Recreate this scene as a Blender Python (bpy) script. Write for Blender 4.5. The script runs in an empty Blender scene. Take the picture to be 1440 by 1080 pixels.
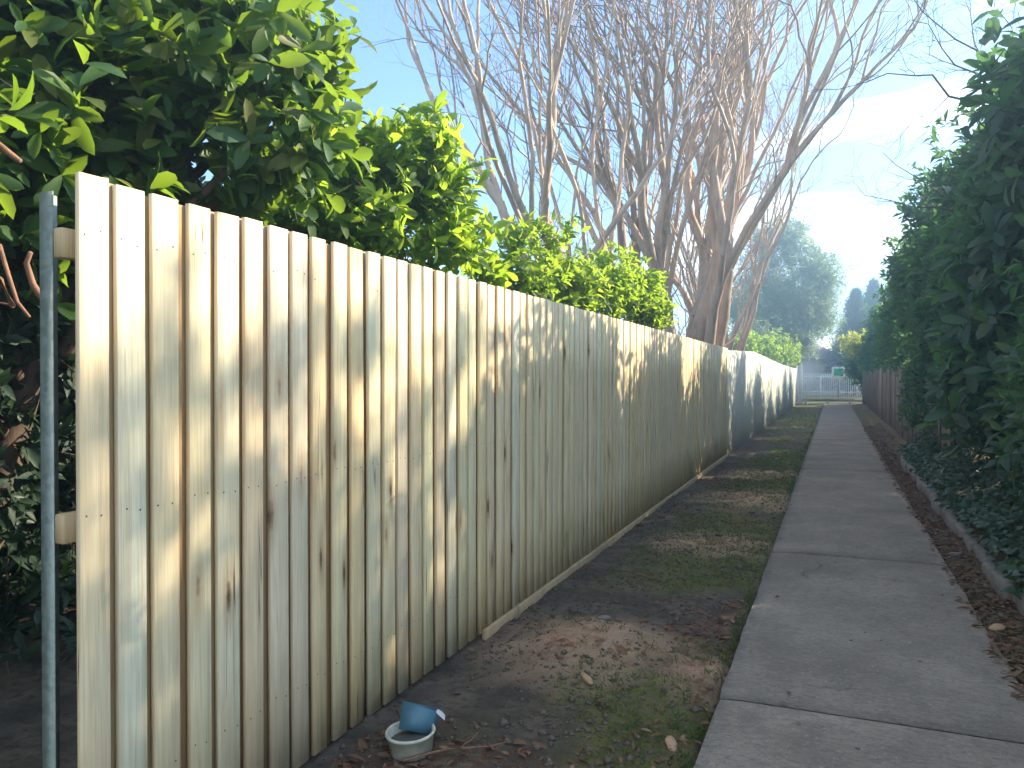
import bpy, bmesh, math, random
import numpy as np
from mathutils import Matrix, Vector

random.seed(7)
RNG = np.random.default_rng(11)
S = bpy.context.scene
COL = S.collection

# ------------------------------------------------------------------ camera
YAW = math.radians(22.34); CY, SY = math.cos(YAW), math.sin(YAW)
CAM_H = 1.5; FPX = 1100.0
cam = bpy.data.cameras.new('camera'); cam_o = bpy.data.objects.new('camera', cam)
COL.objects.link(cam_o)
cam_o.location = (0, 0, CAM_H)
cam_o.rotation_euler = (math.radians(90 - 0.52), 0, YAW)
cam.sensor_width = 36; cam.lens = FPX / 1440 * 36
cam.clip_start = 0.05; cam.clip_end = 2000
S.camera = cam_o

# ------------------------------------------------------------------ sky and sun
SUN_AZ = math.radians(50); SUN_EL = math.radians(31)   # azimuth right of the lane's direction (+Y)
W = bpy.data.worlds.new('World'); S.world = W; W.use_nodes = True
wt = W.node_tree; wt.nodes.clear()
def wn(t, **k):
    n = wt.nodes.new(t)
    for a, b in k.items(): setattr(n, a, b)
    return n
sky = wn('ShaderNodeTexSky', sky_type='NISHITA', sun_disc=False, sun_elevation=SUN_EL, sun_rotation=SUN_AZ,
         air_density=1.0, dust_density=0.1, ozone_density=3.5, altitude=30)
tc = wn('ShaderNodeTexCoord'); mp = wn('ShaderNodeMapping'); mp.inputs['Scale'].default_value = (1.1, 1.1, 5.5)
mp.inputs['Location'].default_value = (7.5, 8.8, 10.3)
nz = wn('ShaderNodeTexNoise'); nz.inputs['Scale'].default_value = 1.7; nz.inputs['Detail'].default_value = 7
nz.inputs['Roughness'].default_value = 0.52; nz.inputs['Distortion'].default_value = 0.25
rp = wn('ShaderNodeValToRGB'); rp.color_ramp.elements[0].position = 0.505; rp.color_ramp.elements[1].position = 0.77
rp.color_ramp.elements[0].color = (0, 0, 0, 1); rp.color_ramp.elements[1].color = (0.9, 0.9, 0.9, 1)
mx = wn('ShaderNodeMixRGB'); mx.inputs['Color2'].default_value = (19.0, 18.0, 16.6, 1)
bg = wn('ShaderNodeBackground'); bg.inputs['Strength'].default_value = 0.104
wo = wn('ShaderNodeOutputWorld')
L = wt.links.new
L(tc.outputs['Generated'], mp.inputs['Vector']); L(mp.outputs[0], nz.inputs['Vector']); L(nz.outputs[0], rp.inputs[0])
L(rp.outputs[0], mx.inputs[0]); L(sky.outputs[0], mx.inputs['Color1']); L(mx.outputs[0], bg.inputs[0]); L(bg.outputs[0], wo.inputs[0])

sl = bpy.data.lights.new('sun', 'SUN'); sl.energy = 4.2; sl.angle = math.radians(0.5); sl.color = (1.0, 0.87, 0.67)
so = bpy.data.objects.new('sun', sl); COL.objects.link(so)
sdir = Vector((math.sin(SUN_AZ) * math.cos(SUN_EL), math.cos(SUN_AZ) * math.cos(SUN_EL), math.sin(SUN_EL)))
so.rotation_euler = sdir.to_track_quat('Z', 'Y').to_euler(); so.location = (12, 10, 14)

# ------------------------------------------------------------------ exposure and render settings
S.view_settings.view_transform = 'Standard'; S.view_settings.look = 'None'
S.view_settings.exposure = 1.85; S.view_settings.gamma = 1.0; S.view_settings.use_curve_mapping = False
S.render.engine = 'CYCLES'
S.cycles.use_denoising = True
S.cycles.max_bounces = 6; S.cycles.diffuse_bounces = 4; S.cycles.glossy_bounces = 2
S.cycles.transmission_bounces = 4; S.cycles.transparent_max_bounces = 8
S.cycles.sample_clamp_indirect = 6; S.cycles.caustics_reflective = False; S.cycles.caustics_refractive = False

# ------------------------------------------------------------------ helpers
def at(px, py, d):
    """a point d metres deep along the view seen at photo pixel (px, py): used once to lay the place out"""
    xc = (px - 720) / FPX * d
    return np.array([xc * CY - d * SY, xc * SY + d * CY, CAM_H + (530 - py) / FPX * d])

def tag(o, label=None, cat=None, group=None, kind=None):
    if label: o['label'] = label
    if cat: o['category'] = cat
    if group: o['group'] = group
    if kind: o['kind'] = kind
    return o

def empty(name, loc, label=None, cat=None, group=None, rz=0):
    o = bpy.data.objects.new(name, None); COL.objects.link(o)
    o.location = loc; o.rotation_euler = (0, 0, rz); o.empty_display_size = 0.1
    return tag(o, label, cat, group)

def np_mesh(name, V, F, mats=(), smooth=False, mat_idx=None):
    """V (n,3); F: list of (m,k) int arrays"""
    me = bpy.data.meshes.new(name)
    V = np.asarray(V, dtype=np.float32)
    me.vertices.add(len(V)); me.vertices.foreach_set('co', V.ravel())
    Fs = [np.asarray(f, dtype=np.int32) for f in (F if isinstance(F, list) else [F]) if len(f)]
    nl = sum(f.size for f in Fs); npoly = sum(len(f) for f in Fs)
    me.loops.add(nl); me.loops.foreach_set('vertex_index', np.concatenate([f.ravel() for f in Fs]))
    tot = np.concatenate([np.full(len(f), f.shape[1], dtype=np.int32) for f in Fs])
    st = np.concatenate([[0], np.cumsum(tot)[:-1]]).astype(np.int32)
    me.polygons.add(npoly); me.polygons.foreach_set('loop_start', st); me.polygons.foreach_set('loop_total', tot)
    if smooth: me.polygons.foreach_set('use_smooth', np.ones(npoly, dtype=bool))
    if mat_idx is not None: me.polygons.foreach_set('material_index', np.asarray(mat_idx, dtype=np.int32))
    for m in (mats if isinstance(mats, (list, tuple)) else [mats]): me.materials.append(m)
    me.update(calc_edges=True); me.validate()
    return me

def link(name, me, parent=None, loc=(0, 0, 0), rot=(0, 0, 0), scale=(1, 1, 1)):
    o = bpy.data.objects.new(name, me); COL.objects.link(o)
    if parent: o.parent = parent
    o.location = loc; o.rotation_euler = rot; o.scale = scale
    return o

class MB:
    def __init__(s): s.V = []; s.F4 = []; s.F3 = []; s.n = 0
    def add(s, v, f4=(), f3=()):
        v = np.asarray(v, dtype=np.float64).reshape(-1, 3)
        if len(f4): s.F4.append(np.asarray(f4, dtype=np.int64) + s.n)
        if len(f3): s.F3.append(np.asarray(f3, dtype=np.int64) + s.n)
        s.V.append(v); s.n += len(v)
    def box(s, a, b, bev=0.0):
        (x0, y0, z0), (x1, y1, z1) = a, b
        if bev <= 0:
            v = [(x0,y0,z0),(x1,y0,z0),(x1,y1,z0),(x0,y1,z0),(x0,y0,z1),(x1,y0,z1),(x1,y1,z1),(x0,y1,z1)]
            s.add(v, [(3,2,1,0),(4,5,6,7),(0,1,5,4),(1,2,6,5),(2,3,7,6),(3,0,4,7)])
            return
        e = bev
        ring = lambda i, z: [(x0+i+0, y0+i+e-0, z), (x0+i+e, y0+i, z), (x1-i-e, y0+i, z), (x1-i, y0+i+e, z),
                             (x1-i, y1-i-e, z), (x1-i-e, y1-i, z), (x0+i+e, y1-i, z), (x0+i, y1-i-e, z)]
        v = ring(e, z0) + ring(0, z0+e) + ring(0, z1-e) + ring(e, z1)
        f = [(8*k+i, 8*k+(i+1) % 8, 8*k+8+(i+1) % 8, 8*k+8+i) for k in range(3) for i in range(8)]
        base = len(v); v += [((x0+x1)/2, (y0+y1)/2, z0), ((x0+x1)/2, (y0+y1)/2, z1)]
        t = [(base, (i+1) % 8, i) for i in range(8)] + [(base+1, 24+i, 24+(i+1) % 8) for i in range(8)]
        s.add(v, f, t)
    def tube(s, pts, radii, sides=6, cap=True, squash=None):
        pts = np.asarray(pts, dtype=np.float64); n = len(pts)
        radii = np.broadcast_to(np.asarray(radii, dtype=np.float64), (n,))
        T = np.gradient(pts, axis=0); T /= np.linalg.norm(T, axis=1, keepdims=True) + 1e-9
        ref = np.array([0.31, 0.95, 0.05]) if abs(T[0][1]) < 0.9 else np.array([1.0, 0, 0.1])
        a = np.arange(sides) / sides * 2 * math.pi
        V = np.empty((n, sides, 3))
        u = np.cross(T[0], ref); u /= np.linalg.norm(u)
        for i in range(n):
            u = u - T[i] * np.dot(u, T[i]); u /= np.linalg.norm(u) + 1e-9
            w = np.cross(T[i], u)
            V[i] = pts[i] + radii[i] * (np.cos(a)[:, None] * u + np.sin(a)[:, None] * w)
        i = np.arange(n - 1)[:, None]; j = np.arange(sides)[None, :]; j2 = (j + 1) % sides
        f = np.stack([i*sides + j, i*sides + j2, (i+1)*sides + j2, (i+1)*sides + j], -1).reshape(-1, 4)
        V = V.reshape(-1, 3); f3 = []
        if cap:
            V = np.vstack([V, pts[:1], pts[-1:]]); m = n * sides
            f3 = [(m, (k+1) % sides, k) for k in range(sides)] + [(m+1, m-sides+k, m-sides+(k+1) % sides) for k in range(sides)]
        s.add(V, f, f3)
    def lathe(s, prof, sides=24, c=(0, 0, 0), closed=False):
        a = np.arange(sides) / sides * 2 * math.pi
        V = np.array([[(c[0]+r*math.cos(t), c[1]+r*math.sin(t), c[2]+z) for t in a] for r, z in prof]).reshape(-1, 3)
        f = [(k*sides+i, k*sides+(i+1) % sides, (k+1)*sides+(i+1) % sides, (k+1)*sides+i)
             for k in range(len(prof)-1) for i in range(sides)]
        s.add(V, f)
    def mesh(s, name, mats=(), smooth=False, mat_idx=None):
        F = []
        if s.F4: F.append(np.vstack(s.F4))
        if s.F3: F.append(np.vstack(s.F3))
        return np_mesh(name, np.vstack(s.V), F, mats, smooth, mat_idx)
    def build(s, name, mats=(), parent=None, loc=(0, 0, 0), smooth=False, rot=(0, 0, 0)):
        return link(name, s.mesh(name, mats, smooth), parent, loc, rot)

def vnoise(x, y, seed=0):
    xi = np.floor(x).astype(np.int64); yi = np.floor(y).astype(np.int64); fx = x - xi; fy = y - yi
    def h(a, b):
        k = (a * 374761393 + b * 668265263 + seed * 974711) & 0xffffffff
        k = ((k ^ (k >> 13)) * 1274126177) & 0xffffffff
        return ((k ^ (k >> 16)) & 0xffff) / 65535.0
    fx = fx*fx*(3-2*fx); fy = fy*fy*(3-2*fy)
    return (h(xi, yi)*(1-fx) + h(xi+1, yi)*fx)*(1-fy) + (h(xi, yi+1)*(1-fx) + h(xi+1, yi+1)*fx)*fy
def fbm(x, y, oct=4, seed=0):
    t = 0; a = 0.5; n = 0
    for o in range(oct):
        t = t + a * vnoise(x * 2**o, y * 2**o, seed + o); n += a; a *= 0.5
    return t / n
def sstep(a, b, x):
    t = np.clip((x - a) / (b - a), 0, 1); return t*t*(3-2*t)
def unit(v): return v / (np.linalg.norm(v, axis=-1, keepdims=True) + 1e-9)

# ------------------------------------------------------------------ materials
class NT:
    def __init__(s, name):
        s.m = bpy.data.materials.new(name); s.m.use_nodes = True; s.t = s.m.node_tree; s.t.nodes.clear()
        s.out = s.n('ShaderNodeOutputMaterial')
    def n(s, t, ins=None, **k):
        nd = s.t.nodes.new(t)
        for a, b in k.items(): setattr(nd, a, b)
        for a, b in (ins or {}).items(): s.put(nd, a, b)
        return nd
    def put(s, nd, a, b):
        if isinstance(b, bpy.types.NodeSocket): s.t.links.new(b, nd.inputs[a])
        else: nd.inputs[a].default_value = b
    def mix(s, f, a, b, mode='MIX'):
        return s.n('ShaderNodeMixRGB', {0: f, 1: a, 2: b}, blend_type=mode).outputs[0]
    def math(s, op, a, b=0.0, clamp=False):
        nd = s.n('ShaderNodeMath', {0: a, 1: b}, operation=op); nd.use_clamp = clamp; return nd.outputs[0]
    def ramp(s, f, stops):
        nd = s.n('ShaderNodeValToRGB', {0: f}); e = nd.color_ramp.elements
        while len(e) < len(stops): e.new(0.5)
        for el, (p, c) in zip(e, stops):
            el.position = p; el.color = (c, c, c, 1) if isinstance(c, (int, float)) else tuple(c[:3]) + (1,)
        return nd.outputs[0]
    def noise(s, vec, scale, detail=4, rough=0.55, dist=0.0):
        return s.n('ShaderNodeTexNoise', {'Vector': vec, 'Scale': scale, 'Detail': detail, 'Roughness': rough, 'Distortion': dist}).outputs[0]
    def mapping(s, vec, scale=(1, 1, 1), loc=(0, 0, 0)):
        return s.n('ShaderNodeMapping', {'Vector': vec, 'Scale': scale, 'Location': loc}).outputs[0]
    def obj(s): return s.n('ShaderNodeTexCoord').outputs['Object']
    def bump(s, h, strength=0.3, dist=0.01):
        return s.n('ShaderNodeBump', {'Height': h, 'Strength': strength, 'Distance': dist}).outputs[0]
    def pbr(s, col, rough=0.7, metal=0.0, normal=None, spec=None):
        b = s.n('ShaderNodeBsdfPrincipled', {'Base Color': col, 'Roughness': rough, 'Metallic': metal})
        if normal is not None: s.put(b, 'Normal', normal)
        if spec is not None: s.put(b, 'Specular IOR Level', spec)
        return b.outputs[0]
    def end(s, sh): s.t.links.new(sh, s.out.inputs[0]); return s.m
C4 = lambda c: tuple(c) + (1,)

def wood(name, tints, dark, grain=1.0, knots=True, rough=0.72, grey=0.0):
    t = NT(name); oc = t.obj(); rnd = t.n('ShaderNodeObjectInfo').outputs['Random']
    off = t.n('ShaderNodeCombineXYZ', {0: t.math('MULTIPLY', rnd, 37.0), 1: t.math('MULTIPLY', rnd, 91.0), 2: t.math('MULTIPLY', rnd, 53.0)}).outputs[0]
    v = t.n('ShaderNodeVectorMath', {0: oc, 1: off}, operation='ADD').outputs[0]
    n = len(tints)
    tint = t.ramp(rnd, [((i + 0.5) / n, c) for i, c in enumerate(tints)])
    g1 = t.noise(t.mapping(v, (55, 55, 1.6)), 1.0, 5, 0.6, 0.6)
    g2 = t.noise(t.mapping(v, (9, 9, 0.9)), 1.0, 3, 0.5, 0.8)
    g3 = t.noise(t.mapping(v, (140, 140, 6)), 1.0, 2, 0.5)
    col = t.mix(t.ramp(g1, [(0.38, 0.0), (0.72, 0.42 * grain)]), tint, C4(dark))
    col = t.mix(t.ramp(g2, [(0.42, 0.0), (0.82, 0.36)]), col, t.mix(0.55, tint, (0.42, 0.24, 0.11, 1)))
    col = t.mix(t.ramp(g3, [(0.62, 0.0), (0.8, 0.25)]), col, C4(dark))
    fib = t.noise(t.mapping(v, (240, 240, 4)), 1.0, 3, 0.6)
    col = t.mix(t.ramp(fib, [(0.50, 0.0), (0.70, 0.40 * grain)]), col, C4(dark))
    cr = t.math('ABSOLUTE', t.math('SUBTRACT', t.noise(t.mapping(v, (26, 26, 0.55)), 1.0, 2, 0.5, 0.3), 0.5))
    crm = t.math('MULTIPLY', t.ramp(cr, [(0.004, 1.0), (0.014, 0.0)]), t.ramp(t.noise(t.mapping(v, (5, 5, 1.1)), 1.0, 2), [(0.56, 0.0), (0.64, 0.85)]))
    col = t.mix(crm, col, (0.07, 0.045, 0.03, 1))
    bmp = t.math('SUBTRACT', t.math('ADD', t.math('MULTIPLY', g1, 0.6), t.math('MULTIPLY', fib, 0.5)), crm)
    if knots:
        vo = t.n('ShaderNodeTexVoronoi', {'Vector': t.mapping(v, (11, 11, 2.3)), 'Scale': 1.0, 'Randomness': 1.0})
        d = vo.outputs['Distance']; cc = t.n('ShaderNodeSeparateColor', {0: vo.outputs['Color']}).outputs[0]
        sel = t.math('GREATER_THAN', cc, 0.50)
        wob = t.math('ADD', d, t.math('MULTIPLY', t.noise(v, 40, 2), 0.10))
        k = t.math('MULTIPLY', t.ramp(wob, [(0.09, 1.0), (0.20, 0.0)]), sel)
        halo = t.math('MULTIPLY', t.ramp(wob, [(0.14, 0.5), (0.42, 0.0)]), sel)
        col = t.mix(halo, col, (0.36, 0.19, 0.085, 1))
        col = t.mix(t.math('MULTIPLY', k, 0.9), col, (0.075, 0.04, 0.022, 1))
    # dirt splashed on the foot and handling marks
    m = t.noise(t.mapping(v, (3, 3, 1.2)), 2.0, 5, 0.62)
    col = t.mix(t.ramp(m, [(0.52, 0.0), (0.80, 0.28)]), col, (0.30, 0.24, 0.16, 1))
    z = t.n('ShaderNodeSeparateXYZ', {0: oc}).outputs[2]
    sp = t.math('MULTIPLY', t.ramp(z, [(0.0, 0.75), (0.16, 0.0)]), t.noise(v, 18, 4))
    col = t.mix(sp, col, (0.11, 0.085, 0.06, 1))
    return t.end(t.pbr(col, rough, normal=t.bump(bmp, 0.5, 0.004), spec=0.25))

M = {}
M['pine'] = wood('treated_pine', [(0.80, 0.68, 0.40), (0.74, 0.71, 0.45), (0.78, 0.62, 0.41), (0.82, 0.72, 0.46), (0.70, 0.62, 0.36), (0.75, 0.73, 0.55), (0.80, 0.63, 0.36), (0.75, 0.66, 0.48)], (0.44, 0.28, 0.13), 1.0)
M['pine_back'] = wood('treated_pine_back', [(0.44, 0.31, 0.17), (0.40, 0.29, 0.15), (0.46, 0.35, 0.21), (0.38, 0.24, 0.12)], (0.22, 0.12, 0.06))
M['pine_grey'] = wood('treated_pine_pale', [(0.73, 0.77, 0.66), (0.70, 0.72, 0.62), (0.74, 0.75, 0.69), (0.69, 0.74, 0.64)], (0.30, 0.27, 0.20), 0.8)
M['old_wood'] = wood('weathered_wood', [(0.20, 0.16, 0.12), (0.26, 0.22, 0.18), (0.15, 0.12, 0.09), (0.22, 0.17, 0.12), (0.30, 0.26, 0.22)], (0.06, 0.045, 0.035), 1.6)
M['rail'] = wood('rail_pine', [(0.60, 0.46, 0.24), (0.56, 0.42, 0.24)], (0.32, 0.19, 0.09))

t = NT('nail'); M['nail'] = t.end(t.pbr((0.10, 0.09, 0.08, 1), 0.55, 0.6))
t = NT('galvanised_steel'); oc = t.obj()
sp = t.n('ShaderNodeTexVoronoi', {'Vector': oc, 'Scale': 60.0}).outputs['Color']
bw = t.n('ShaderNodeRGBToBW', {0: sp}).outputs[0]
M['galv'] = t.end(t.pbr(t.mix(t.ramp(bw, [(0.2, 0.0), (0.8, 1.0)]), (0.19, 0.23, 0.20, 1), (0.27, 0.31, 0.27, 1)), t.math('ADD', t.math('MULTIPLY', bw, 0.2), 0.48), 0.6))

def leaf_mat(name, cols, trans, tfac=0.45, rough=0.38, spec=0.5):
    t = NT(name)
    isl = t.n('ShaderNodeNewGeometry').outputs['Random Per Island']; rnd = t.n('ShaderNodeObjectInfo').outputs['Random']
    r = t.math('FRACT', t.math('ADD', isl, rnd))
    r2 = t.math('FRACT', t.math('MULTIPLY', r, 7.31))
    n = len(cols)
    c = t.ramp(r, [((i + 0.5) / n, x) for i, x in enumerate(cols)])
    c = t.mix(t.math('MULTIPLY', r2, 0.35), c, t.mix(1.0, c, (0.55, 0.6, 0.5, 1), 'MULTIPLY'))
    v = t.noise(t.obj(), 30, 3)
    c = t.mix(t.ramp(v, [(0.5, 0.0), (0.8, 0.25)]), c, (0.10, 0.09, 0.03, 1))
    tr = t.n('ShaderNodeBsdfTranslucent', {'Color': t.mix(t.math('MULTIPLY', r2, 0.6), C4(trans), t.mix(1.0, C4(trans), (0.6, 0.8, 0.6, 1), 'MULTIPLY'))}).outputs[0]
    p = t.pbr(c, t.math('ADD', t.math('MULTIPLY', r2, 0.2), rough), spec=spec)
    return t.end(t.n('ShaderNodeMixShader', {0: tfac, 1: p, 2: tr}).outputs[0])
M['leaf_big'] = leaf_mat('leaf_broad', [(0.03, 0.08, 0.028), (0.04, 0.10, 0.025), (0.03, 0.085, 0.035), (0.06, 0.12, 0.028), (0.05, 0.11, 0.03), (0.12, 0.13, 0.03)], (0.46, 0.66, 0.05), 0.34, 0.46, 0.32)
M['leaf_lime'] = leaf_mat('leaf_lime', [(0.06, 0.14, 0.022), (0.08, 0.16, 0.02), (0.05, 0.12, 0.025), (0.10, 0.17, 0.03)], (0.56, 0.74, 0.06), 0.56, 0.46, 0.32)
M['leaf_dark'] = leaf_mat('leaf_dark', [(0.024, 0.065, 0.04), (0.03, 0.08, 0.04), (0.045, 0.10, 0.045), (0.024, 0.065, 0.042), (0.09, 0.10, 0.035), (0.03, 0.075, 0.05)], (0.20, 0.40, 0.12), 0.38, 0.40)
M['leaf_shade'] = leaf_mat('leaf_painted_shade', [(0.014, 0.034, 0.018), (0.018, 0.042, 0.018), (0.012, 0.03, 0.016)], (0.05, 0.10, 0.03), 0.15, 0.45, 0.3)  # yard shade painted in: darkened leaf colours, weak translucency
M['leaf_ivy'] = leaf_mat('leaf_ivy', [(0.018, 0.055, 0.026), (0.024, 0.07, 0.028), (0.016, 0.048, 0.022), (0.035, 0.08, 0.035)], (0.10, 0.20, 0.05), 0.22, 0.30)
M['leaf_gum'] = leaf_mat('leaf_gum', [(0.11, 0.16, 0.08), (0.12, 0.17, 0.09), (0.10, 0.14, 0.08), (0.16, 0.18, 0.10)], (0.50, 0.62, 0.28), 0.4, 0.45)
M['leaf_conifer'] = leaf_mat('leaf_conifer', [(0.03, 0.07, 0.045), (0.04, 0.08, 0.05), (0.03, 0.065, 0.045)], (0.14, 0.26, 0.12), 0.3, 0.5)
M['leaf_yellow'] = leaf_mat('leaf_yellow', [(0.20, 0.24, 0.03), (0.26, 0.26, 0.03), (0.16, 0.22, 0.03), (0.30, 0.22, 0.04)], (0.85, 0.85, 0.08), 0.62)
M['leaf_tan'] = leaf_mat('leaf_tan', [(0.34, 0.20, 0.11), (0.40, 0.25, 0.15), (0.34, 0.26, 0.09), (0.30, 0.17, 0.12)], (0.50, 0.34, 0.16), 0.4, 0.6)
M['grass'] = leaf_mat('grass_blade', [(0.06, 0.10, 0.025), (0.08, 0.12, 0.03), (0.12, 0.12, 0.05), (0.05, 0.085, 0.025)], (0.20, 0.28, 0.05), 0.35, 0.5)
M['litter'] = leaf_mat('dry_leaf', [(0.16, 0.08, 0.045), (0.20, 0.105, 0.06), (0.11, 0.06, 0.038), (0.27, 0.17, 0.10), (0.17, 0.07, 0.04), (0.10, 0.06, 0.04)], (0.3, 0.15, 0.06), 0.15, 0.6, 0.3)

def bark(name, a, b, c, sc=1.0, bs=0.5):
    t = NT(name); oc = t.obj()
    n1 = t.noise(t.mapping(oc, (9*sc, 9*sc, 1.6*sc)), 1.0, 5, 0.6, 0.5); n2 = t.noise(oc, 2.2*sc, 4)
    col = t.mix(t.ramp(n2, [(0.38, 0.0), (0.62, 1.0)]), C4(a), C4(b)); col = t.mix(t.ramp(n1, [(0.5, 0.0), (0.75, 0.8)]), col, C4(c))
    return t.end(t.pbr(col, 0.75, normal=t.bump(n1, bs, 0.02), spec=0.25))
M['bark_myrtle'] = bark('bark_crape_myrtle', (0.56, 0.44, 0.34), (0.45, 0.34, 0.265), (0.24, 0.17, 0.13), 1.0, 0.5)
M['bark_dark'] = bark('bark_dark', (0.09, 0.065, 0.05), (0.13, 0.09, 0.065), (0.045, 0.035, 0.03), 2.0)
M['bark_red'] = bark('bark_reddish', (0.22, 0.11, 0.07), (0.28, 0.15, 0.09), (0.10, 0.06, 0.045), 2.0)
M['twig'] = bark('twig_bark', (0.36, 0.27, 0.22), (0.42, 0.32, 0.26), (0.24, 0.17, 0.14), 1.0, 0.1)

# ground
t = NT('bare_soil'); oc = t.obj()
at_ = t.n('ShaderNodeAttribute', attribute_name='patch'); sep = t.n('ShaderNodeSeparateColor', {0: at_.outputs['Color']})
nA = t.noise(oc, 3.2, 6, 0.62); nB = t.noise(oc, 17, 6, 0.65); nC = t.noise(oc, 95, 4, 0.6); nD = t.noise(oc, 340, 3, 0.6)
col = t.mix(t.ramp(nA, [(0.38, 0.0), (0.60, 1.0)]), (0.10, 0.085, 0.066, 1), (0.19, 0.155, 0.115, 1))
col = t.mix(t.ramp(nB, [(0.46, 0.0), (0.66, 0.75)]), col, (0.062, 0.05, 0.042, 1))
moss = t.math('MULTIPLY', sep.outputs[1], t.ramp(t.math('ADD', t.math('MULTIPLY', nB, 0.6), t.math('MULTIPLY', nC, 0.4)), [(0.40, 0.0), (0.56, 1.0)]))
col = t.mix(moss, col, t.mix(nC, (0.10, 0.12, 0.03, 1), (0.21, 0.215, 0.06, 1)))
sandf = t.math('MULTIPLY', sep.outputs[0], t.ramp(t.math('ADD', t.math('MULTIPLY', nB, 0.5), t.math('MULTIPLY', nC, 0.5)), [(0.30, 0.35), (0.55, 1.0)]))
col = t.mix(sandf, col, t.mix(nC, (0.50, 0.32, 0.20, 1), (0.68, 0.48, 0.33, 1)))
brn = t.math('MULTIPLY', sep.outputs[2], t.ramp(nB, [(0.42, 0.0), (0.6, 0.8)]))
col = t.mix(brn, col, (0.16, 0.075, 0.04, 1))
col = t.mix(t.ramp(nD, [(0.55, 0.0), (0.75, 0.45)]), col, (0.03, 0.026, 0.022, 1))
hh = t.math('ADD', t.math('MULTIPLY', nC, 0.6), t.math('MULTIPLY', nD, 0.4))
M['soil'] = t.end(t.pbr(col, 0.93, normal=t.bump(hh, 0.9, 0.03), spec=0.15))

t = NT('concrete'); oc = t.obj(); rnd = t.n('ShaderNodeObjectInfo').outputs['Random']
geo = t.n('ShaderNodeNewGeometry').outputs['Position']
a1 = t.noise(geo, 1.3, 5, 0.6); a2 = t.noise(geo, 9, 5, 0.65); a3 = t.noise(t.mapping(geo, (50, 210, 50)), 1.0, 3, 0.6); a4 = t.noise(geo, 130, 4, 0.65)
col = t.mix(t.ramp(a1, [(0.36, 0.0), (0.66, 1.0)]), (0.20, 0.168, 0.128, 1), (0.335, 0.286, 0.222, 1))
col = t.mix(t.ramp(a2, [(0.50, 0.0), (0.74, 0.5)]), col, (0.145, 0.135, 0.12, 1))
col = t.mix(t.ramp(a4, [(0.52, 0.0), (0.72, 0.5)]), col, (0.11, 0.10, 0.092, 1))
col = t.mix(t.ramp(a4, [(0.26, 0.4), (0.40, 0.0)]), col, (0.42, 0.40, 0.37, 1))
col = t.mix(t.math('MULTIPLY', rnd, 0.16), col, (0.14, 0.13, 0.125, 1))
vo = t.n('ShaderNodeTexVoronoi', {'Vector': geo, 'Scale': 5.0}); sel = t.math('LESS_THAN', vo.outputs['Distance'], 0.055)
cs = t.n('ShaderNodeSeparateColor', {0: vo.outputs['Color']}).outputs[1]
col = t.mix(t.math('MULTIPLY', sel, t.math('GREATER_THAN', cs, 0.55)), col, (0.06, 0.05, 0.045, 1))
wv = t.n('ShaderNodeVectorMath', {0: geo, 1: t.n('ShaderNodeVectorMath', {0: t.n('ShaderNodeTexNoise', {'Vector': geo, 'Scale': 3.0, 'Detail': 5.0}).outputs['Color'], 1: (0.35, 0.35, 0.35)}, operation='MULTIPLY').outputs[0]}, operation='ADD').outputs[0]
ce = t.n('ShaderNodeTexVoronoi', {'Vector': wv, 'Scale': 0.42}, feature='DISTANCE_TO_EDGE').outputs[0]
ckm = t.math('MULTIPLY', t.ramp(ce, [(0.0012, 1.0), (0.0032, 0.0)]), t.ramp(t.noise(geo, 0.6, 2), [(0.50, 0.0), (0.56, 0.8)]))
col = t.mix(ckm, col, (0.05, 0.045, 0.04, 1))
st2 = t.noise(t.mapping(geo, (2.6, 1.1, 1)), 1.0, 6, 0.68, 0.6)
col = t.mix(t.ramp(st2, [(0.52, 0.0), (0.70, 0.55)]), col, (0.12, 0.11, 0.095, 1))
a5 = t.noise(t.mapping(geo, (22, 60, 22)), 1.0, 5, 0.7, 0.4); a6 = t.noise(geo, 55, 3, 0.7)
col = t.mix(t.ramp(a5, [(0.46, 0.0), (0.66, 0.6)]), col, (0.10, 0.09, 0.075, 1))
col = t.mix(t.ramp(a6, [(0.60, 0.0), (0.70, 0.55)]), col, (0.075, 0.068, 0.06, 1))
col = t.mix(t.ramp(a6, [(0.30, 0.5), (0.40, 0.0)]), col, (0.48, 0.44, 0.38, 1))
hh = t.math('SUBTRACT', t.math('ADD', t.math('MULTIPLY', a5, 0.8), t.math('MULTIPLY', a6, 0.7)), ckm)
M['concrete'] = t.end(t.pbr(col, 0.86, normal=t.bump(hh, 0.75, 0.012), spec=0.3))

def simple(name, c, rough=0.6, var=0.25, sc=8, metal=0.0, spec=None):
    t = NT(name); n = t.noise(t.obj(), sc, 5, 0.6)
    return t.end(t.pbr(t.mix(t.math('MULTIPLY', t.ramp(n, [(0.35, 0.0), (0.7, 1.0)]), var), C4(c), tuple(x*0.45 for x in c) + (1,)), rough, metal, normal=t.bump(n, 0.15, 0.004), spec=spec))
M['asphalt'] = simple('asphalt', (0.06, 0.06, 0.062), 0.9, 0.4, 40)
M['white_plastic'] = simple('white_plastic', (0.60, 0.60, 0.48), 0.5, 0.6, 24)
M['wet_mud'] = simple('wet_mud', (0.10, 0.095, 0.085), 0.4, 0.4, 25)
M['blue_plastic'] = simple('blue_plastic', (0.07, 0.18, 0.24), 0.5, 0.35, 22)
M['paper_white'] = simple('paper_white', (0.60, 0.60, 0.64), 0.6, 0.2, 22)
M['white_paint'] = simple('white_paint', (0.78, 0.77, 0.74), 0.5, 0.12, 6)
M['sign_green'] = simple('sign_green', (0.03, 0.42, 0.27), 0.4, 0.1, 6)
M['log'] = simple('log_timber', (0.50, 0.40, 0.24), 0.8, 0.4, 14)
M['stone'] = simple('edging_stone', (0.20, 0.175, 0.15), 0.9, 0.5, 14)
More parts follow.
